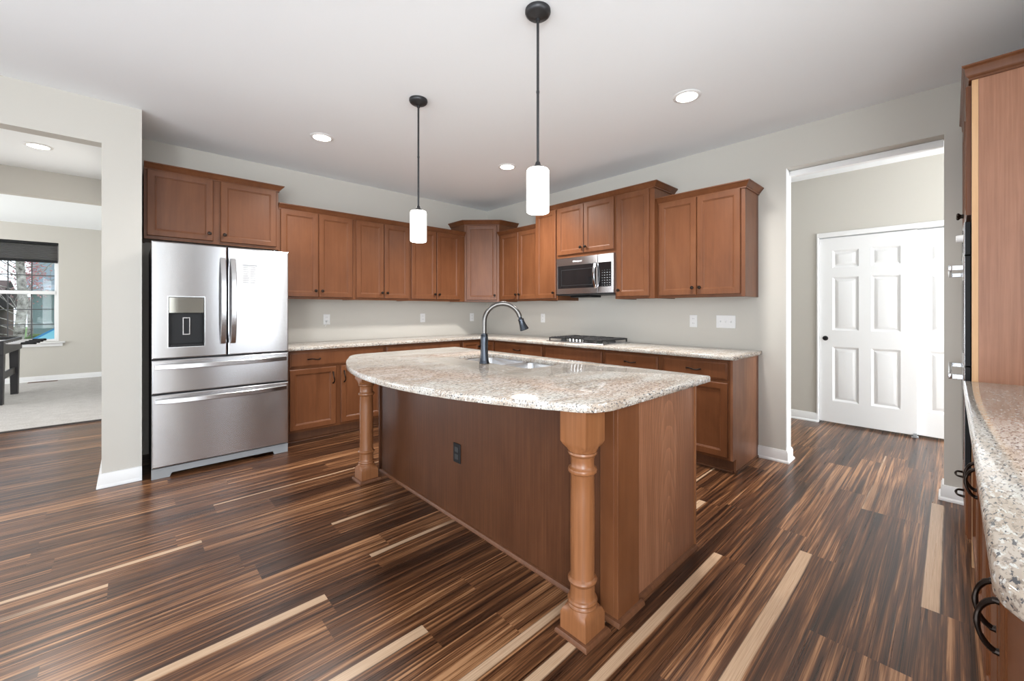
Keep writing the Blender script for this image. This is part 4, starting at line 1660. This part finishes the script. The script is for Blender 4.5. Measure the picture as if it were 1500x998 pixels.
tr = thing('birch_tree', 'bare pale-barked tree standing just outside the living room window', 'tree', (-5.80, 10.2, GZ))
b = MB()
random.seed(11)
tp = [(0, 0, 0), (0.03, 0, 0.6), (-0.02, 0, 1.3), (0.05, 0, 2.2), (0.0, 0, 3.2), (0.1, 0, 4.4), (0.05, 0, 6)]
b.tube(tp, [0.13, 0.105, 0.09, 0.082, 0.07, 0.045, 0.015], 12)
b.build('trunk', 'birch_bark', tr)
b = MB()
for i in range(34):
    h0 = random.uniform(1.0, 4.2)
    a = random.uniform(0, 2 * PI)
    ln = random.uniform(0.6, 1.5)
    p = Vector((0.02, 0, h0))
    d = Vector((math.cos(a), math.sin(a) * 0.7, random.uniform(0.1, 0.8)))
    pts = [p]
    for k in range(5):
        d = (d + Vector((random.uniform(-.3, .3), random.uniform(-.3, .3), random.uniform(-.15, .25)))).normalized()
        pts.append(pts[-1] + d * ln / 5)
    b.tube(pts, [0.013, 0.010, 0.008, 0.006, 0.004, 0.002], 6)
    for k in (2, 3, 4):
        q = pts[k]
        dd = (d + Vector((random.uniform(-.9, .9), random.uniform(-.9, .9), random.uniform(-.3, .6)))).normalized()
        b.tube([q, q + dd * 0.2, q + dd * 0.42], [0.005, 0.004, 0.0015], 5)
b.build('branches', 'birch_bark', tr)

rt = thing('red_tree', 'small tree with pinkish red foliage across the street', 'tree', (-7.28, 24.2, GZ))
b = MB()
b.tube([(0, 0, 0), (0.05, 0, 1.2), (0, 0, 2.6)], [0.12, 0.09, 0.05], 10)
b.build('trunk', 'birch_bark', rt)
b = MB()
random.seed(4)
for i in range(600):
    c = (random.gauss(0, 0.27), random.gauss(0, 0.3), 3.6 + random.gauss(0, 0.5))
    blob(b, c, (0.032, 0.032, 0.026), i * 1.7, 1, 0.4)
b.build('foliage', 'red_leaf', rt)

hb = thing('exterior_blue_house', 'blue sided house across the street, seen through the window', 'house', (-6.2, 31, GZ))
b = MB()
b.box(-1.75, 6, 0, 8, 0.0, 3.2)
b.build('lower_wall', 'siding_teal', hb)
b = MB()
b.box(-1.75, 6, 0.1, 8, 3.2, 6.2)
b.build('upper_wall', 'siding_blue', hb)
b = MB()
b.extr([(-0.6, 3.05), (1.4, 3.9), (1.4, 4.02), (-0.6, 3.17)], 'x', -2.1, 6.3)
b.build('porch_roof', 'siding_blue', hb)
b = MB()
b.extr([(-0.5, 6.1), (4.0, 8.6), (8.5, 6.1)], 'x', -2.2, 6.4)
b.build('roof', 'shingle_brown', hb)
for x0, x1, z0, z1 in ((-0.9, 0.3, 4.35, 5.5), (1.2, 2.4, 4.35, 5.5), (-0.9, 0.3, 1.0, 2.3), (1.4, 2.6, 1.0, 2.3)):
    b = MB()
    b.box(x0, x1, -0.06, 0.099, z0, z1, 0.01)
    w_ = b.build('window', 'trim_white', hb)
    MB().box(x0 + 0.12, x1 - 0.12, -0.08, -0.061, z0 + 0.12, z1 - 0.12).build('pane', 'car_glass', w_)
b = MB()
b.box(-1.80, -1.72, -0.04, 0.06, 0, 6.15)
b.box(-1.85, 6.0, -0.05, 0.05, 3.12, 3.30)
b.build('corner_board', 'trim_white', hb)

h2 = thing('brown_house', 'low brown house with brown roof beyond the street, left of the blue one', 'house', (-13.5, 33, GZ))
b = MB()
b.box(-6, 3.6, 0, 8, 0, 2.2)
b.build('wall', 'brick_brown', h2)
b = MB()
b.extr([(-0.6, 2.15), (4, 3.9), (8.6, 2.15)], 'x', -6.4, 4.0)
b.build('roof', 'shingle_brown', h2)
for x in (-1.5, 1.2):
    b = MB()
    b.box(x, x + 1.2, -0.05, -0.001, 0.8, 1.9)
    b.build('window', 'trim_white', h2)

b = MB()
random.seed(2)
for i in range(9):
    blob(b, (random.uniform(-0.5, 0.5), random.uniform(-0.3, 0.3), random.uniform(0.2, 0.5)), (0.33, 0.3, 0.3), i * 3.1, 2)
o = b.build('shrub', 'rust_leaf')
o.location = (-7.05, 13.6, GZ + 0.12)
tag(o, 'rounded orange-brown shrub on the lawn outside the window', 'shrub')
b = MB()
for i in range(14):
    blob(b, (random.uniform(-1.2, 1.4), random.uniform(-0.3, 0.3), random.uniform(0.15, 0.6)), (0.35, 0.3, 0.28), i * 2.1, 2)
o = b.build('hedge', 'hedge_leaf')
o.location = (-6.6, 22.6, GZ + 0.12)
tag(o, 'dark green hedge along the far side of the street', 'hedge')

ca = thing('parked_car', 'bright blue car parked on the street outside the window', 'car', (-5.50, 17.6, GZ - 0.05))
side = [(-2.1, 0.32), (-2.12, 0.62), (-1.95, 0.80), (-1.0, 0.93), (1.55, 0.97), (2.05, 0.92), (2.12, 0.60), (2.08, 0.32)]
b = MB()
b.extr(side, 'y', -0.85, 0.85)
b.build('body', 'car_blue', ca)
b = MB()
cab_ = [(-1.05, 0.931), (-0.35, 1.42), (0.9, 1.46), (1.75, 0.985)]
b.rings([[(x, -0.78, z) for x, z in cab_], [(x, 0.78, z) for x, z in cab_]])
b.build('roof', 'car_blue', ca)
b = MB()
for yy in (-0.79, 0.781):
    b.extr([(-0.88, 0.96), (-0.34, 1.36), (0.25, 1.38), (0.25, 0.98)], 'y', yy, yy + 0.009)
    b.extr([(0.32, 0.98), (0.32, 1.38), (0.86, 1.39), (1.50, 1.02)], 'y', yy, yy + 0.009)
b.build('side_window', 'car_glass', ca)
for x in (-1.35, 1.35):
    for y in (-0.87, 0.67):
        b = MB()
        b.rings([[(x + r * math.cos(2 * PI * k / 20), yy, 0.325 + r * math.sin(2 * PI * k / 20)) for k in range(20)] for r, yy in ((0.24, y), (0.32, y + 0.02), (0.32, y + 0.18), (0.24, y + 0.2))])
        b.build('wheel', 'tyre', ca)
